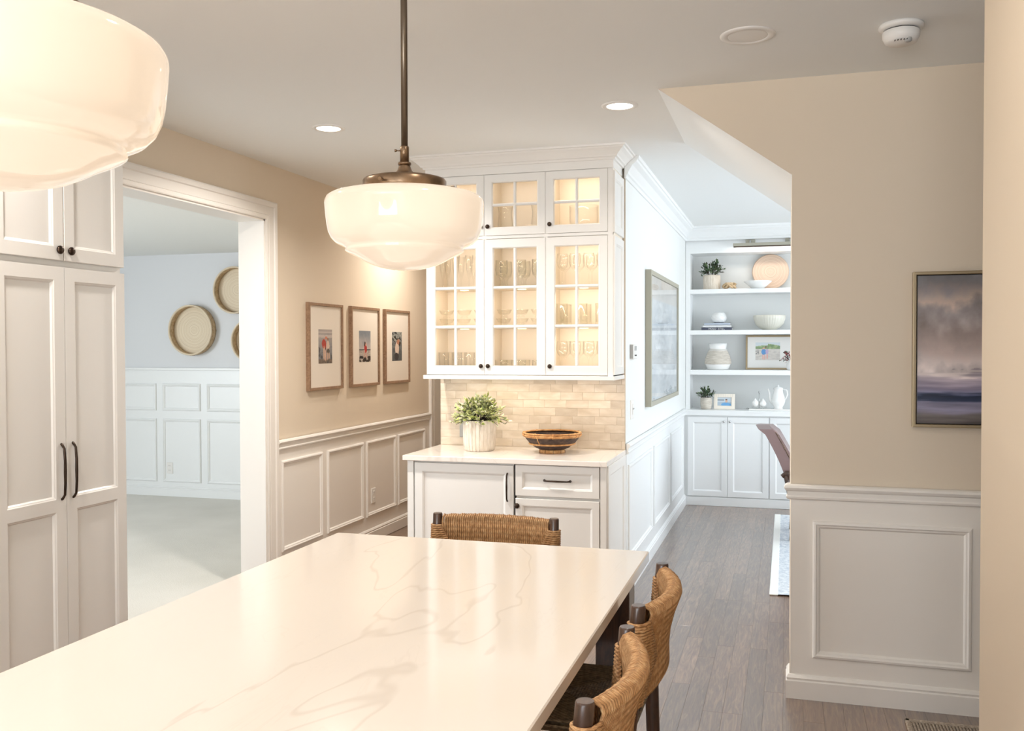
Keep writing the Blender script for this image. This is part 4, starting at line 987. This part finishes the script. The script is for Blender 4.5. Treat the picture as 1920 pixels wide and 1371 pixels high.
for x in (-.352, .06): M().tube([(x, 9.33, Z4 + .008), (x + (.02 if x > 0 else -.02), 9.345, Z4 + .014), (x + (.02 if x > 0 else -.02), 9.405, Z4 + .014), (x, 9.42, Z4 + .008)], .005, 8).build('handle', 'chrome', s)
s = thing('cruet_stand', 'glass cruet stand with two round white pots and a wire handle', 'cruet set', (-.255, 9.37, Z4 + .0125)); at = (-.255, 9.37, Z4 + .0125)
M().lathe([(0, 0), (.06, 0), (.072, .008), (.074, .02), (.07, .02), (.066, .01), (0, .006)], 40, at=at).build('stand', 'glass', s)
M().tube([(at[0], at[1], at[2] + .006), (at[0], at[1], at[2] + .15)], .003, 8).build('rod', 'chrome', s)
M().lathe([(0, .15), (.007, .155), (.009, .163), (.006, .172), (0, .176)], 16, at=at).build('finial', 'chrome', s)
for dx in (-.036, .036):
    M().lathe([(0, .021), (.018, .021), (.031, .035), (.034, .052), (.028, .070), (.016, .080), (.017, .085), (.008, .091), (.006, .1), (0, .101)], 28, at=(at[0] + dx, at[1], at[2])).build('pot', 'white_cer', s)
s = thing('pitcher', 'tall white ceramic pitcher with slim spout on the tray', 'pitcher', (-.075, 9.38, Z4 + .0125)); at = (-.075, 9.38, Z4 + .0125)
M().lathe([(0, .0), (.042, .0), (.045, .006), (.038, .016), (.058, .045), (.066, .075), (.060, .115), (.046, .155), (.042, .185), (.047, .203), (.043, .203), (.038, .185), (0, .18)], 48, at=at).build('body', 'white_cer', s)
M().tube([(at[0] - .05, at[1], at[2] + .055), (at[0] - .078, at[1], at[2] + .095), (at[0] - .082, at[1], at[2] + .15), (at[0] - .098, at[1], at[2] + .195)], [.018, .014, .010, .008], 12).build('spout', 'white_cer', s)
M().tube([(at[0] + .044, at[1], at[2] + .19), (at[0] + .078, at[1], at[2] + .185), (at[0] + .088, at[1], at[2] + .14), (at[0] + .06, at[1], at[2] + .085)], .007, 10).build('handle', 'white_cer', s)
M().lathe([(.045, .203), (.04, .209), (.015, .216), (.006, .220), (.01, .228), (.006, .234), (0, .235)], 32, at=at).build('lid', 'white_cer', s)

# ------------------------------------------------------------------ back room: rug and leather chair
r_ = thing('area_rug', 'pale grey woven rug with white border under the leather chair', 'rug', (.75, 7.45, 0))
m = M(); NX, NY = 30, 60
for j in range(NY + 1):
    for i in range(NX + 1):
        x = -.05 + 1.6 * i / NX; y = 5.985 + 2.86 * j / NY; m.v.append((x, y, .009 + .0012 * math.sin(j * 2.4) + .001 * math.sin(i * 1.7)))
for j in range(NY):
    for i in range(NX): k = j * (NX + 1) + i; m.face([k, k + 1, k + NX + 2, k + NX + 1], 0, True)
m.build('field', 'rug', r_)
for a in ((-.098, -.045, 5.98, 8.85), (1.55, 1.60, 5.98, 8.85)): M().box(*a, .001, .011, .003).build('border', 'rugedge', r_)
s = thing('leather_chair', 'brown leather armchair with brass nailheads on the pale rug', 'chair', (.25, 7.9, .013))
m = M(); n = 10
for k in range(n + 1):
    q = k / n; xx = .07 - .20 * q ** 1.3 - (.03 if q > .9 else 0); zz = .46 + .44 * q; w = .27 + .01 * q; th = .125 - .02 * q
    bow = .03 * q
    m.v += [(xx - th / 2, 7.9 - w, zz), (xx - th / 2 - bow, 7.9, zz + .012 * q), (xx - th / 2, 7.9 + w, zz), (xx + th / 2, 7.9 + w, zz), (xx + th / 2 - bow, 7.9, zz + .012 * q), (xx + th / 2, 7.9 - w, zz)]
for k in range(n):
    for j in range(6): m.face([k * 6 + j, k * 6 + (j + 1) % 6, k * 6 + 6 + (j + 1) % 6, k * 6 + 6 + j], 0, j not in (2, 5))
m.face(range(6)); m.face([n * 6 + j for j in range(6)]); bk = m.build('back', 'leather', s)
m = M()
for k in range(34):
    q = .08 + .86 * k / 33; xx = .07 - .20 * q ** 1.3; zz = .46 + .44 * q
    m.lathe([(.0055, 0), (.004, .003), (0, .0042)], 8, T=lambda a, b_, c, xx=xx, zz=zz, q=q: (xx + .036 + a, 7.9 - .2715 - .01 * q - c, zz + b_))
m.build('nailheads', 'brass', bk)['kind'] = 'stuff'
M().box(.03, .60, 7.63, 8.17, .36, .48, .03).build('seat', 'leather', s)
for y in (7.60, 8.20):
    M().tube([(-.03, y, .53), (.0, y, .555), (.15, y, .565), (.42, y, .575), (.50, y, .56)], [.018, .022, .02, .022, .024], 10).build('arm', 'darkwood', s)
    M().tube([(.46, y, .56), (.44, y, .40), (.47, y * .999, .36)], .02, 10).build('arm_post', 'darkwood', s)
    M().tube([(.0, y, .54), (.03, y, .38)], .02, 10).build('arm_post', 'darkwood', s)
for x in (.06, .56):
    for y in (7.66, 8.14): M().tube([(x, y, .38), (x, y, .2), (x + (.02 if x > .3 else -.02), y, .013)], [.026, .022, .016], 10).build('leg', 'darkwood', s)

# foyer rug: ribs woven side by side
s = thing('foyer_rug', 'ribbed braided rug on the dark floor by the taupe wall', 'rug', (1.1, 3.6, 0))
m = M(); x = .495
while x < 1.75:
    m.tube([(x, 3.0, .006), (x + .004, 3.5, .007), (x, 4.095, .006)], .0062, 6); x += .0125
o = m.build('ribs', 'braid', s); o['kind'] = 'stuff'
M().box(.49, 1.75, 3.0, 4.1, .0005, .006).build('backing', 'dark', s)
for a in ((.476, .496, 2.98, 4.122), (1.74, 1.76, 2.98, 4.122), (.476, 1.76, 4.098, 4.122), (.476, 1.76, 2.98, 3.004)): M().box(*a, .0005, .013, .004).build('border', 'braid', s)

for o in bpy.data.objects:
    if '_o' in o: del o['_o']
    if o.parent is not None:
        for k in ('category', 'group'):
            if k in o: del o[k]
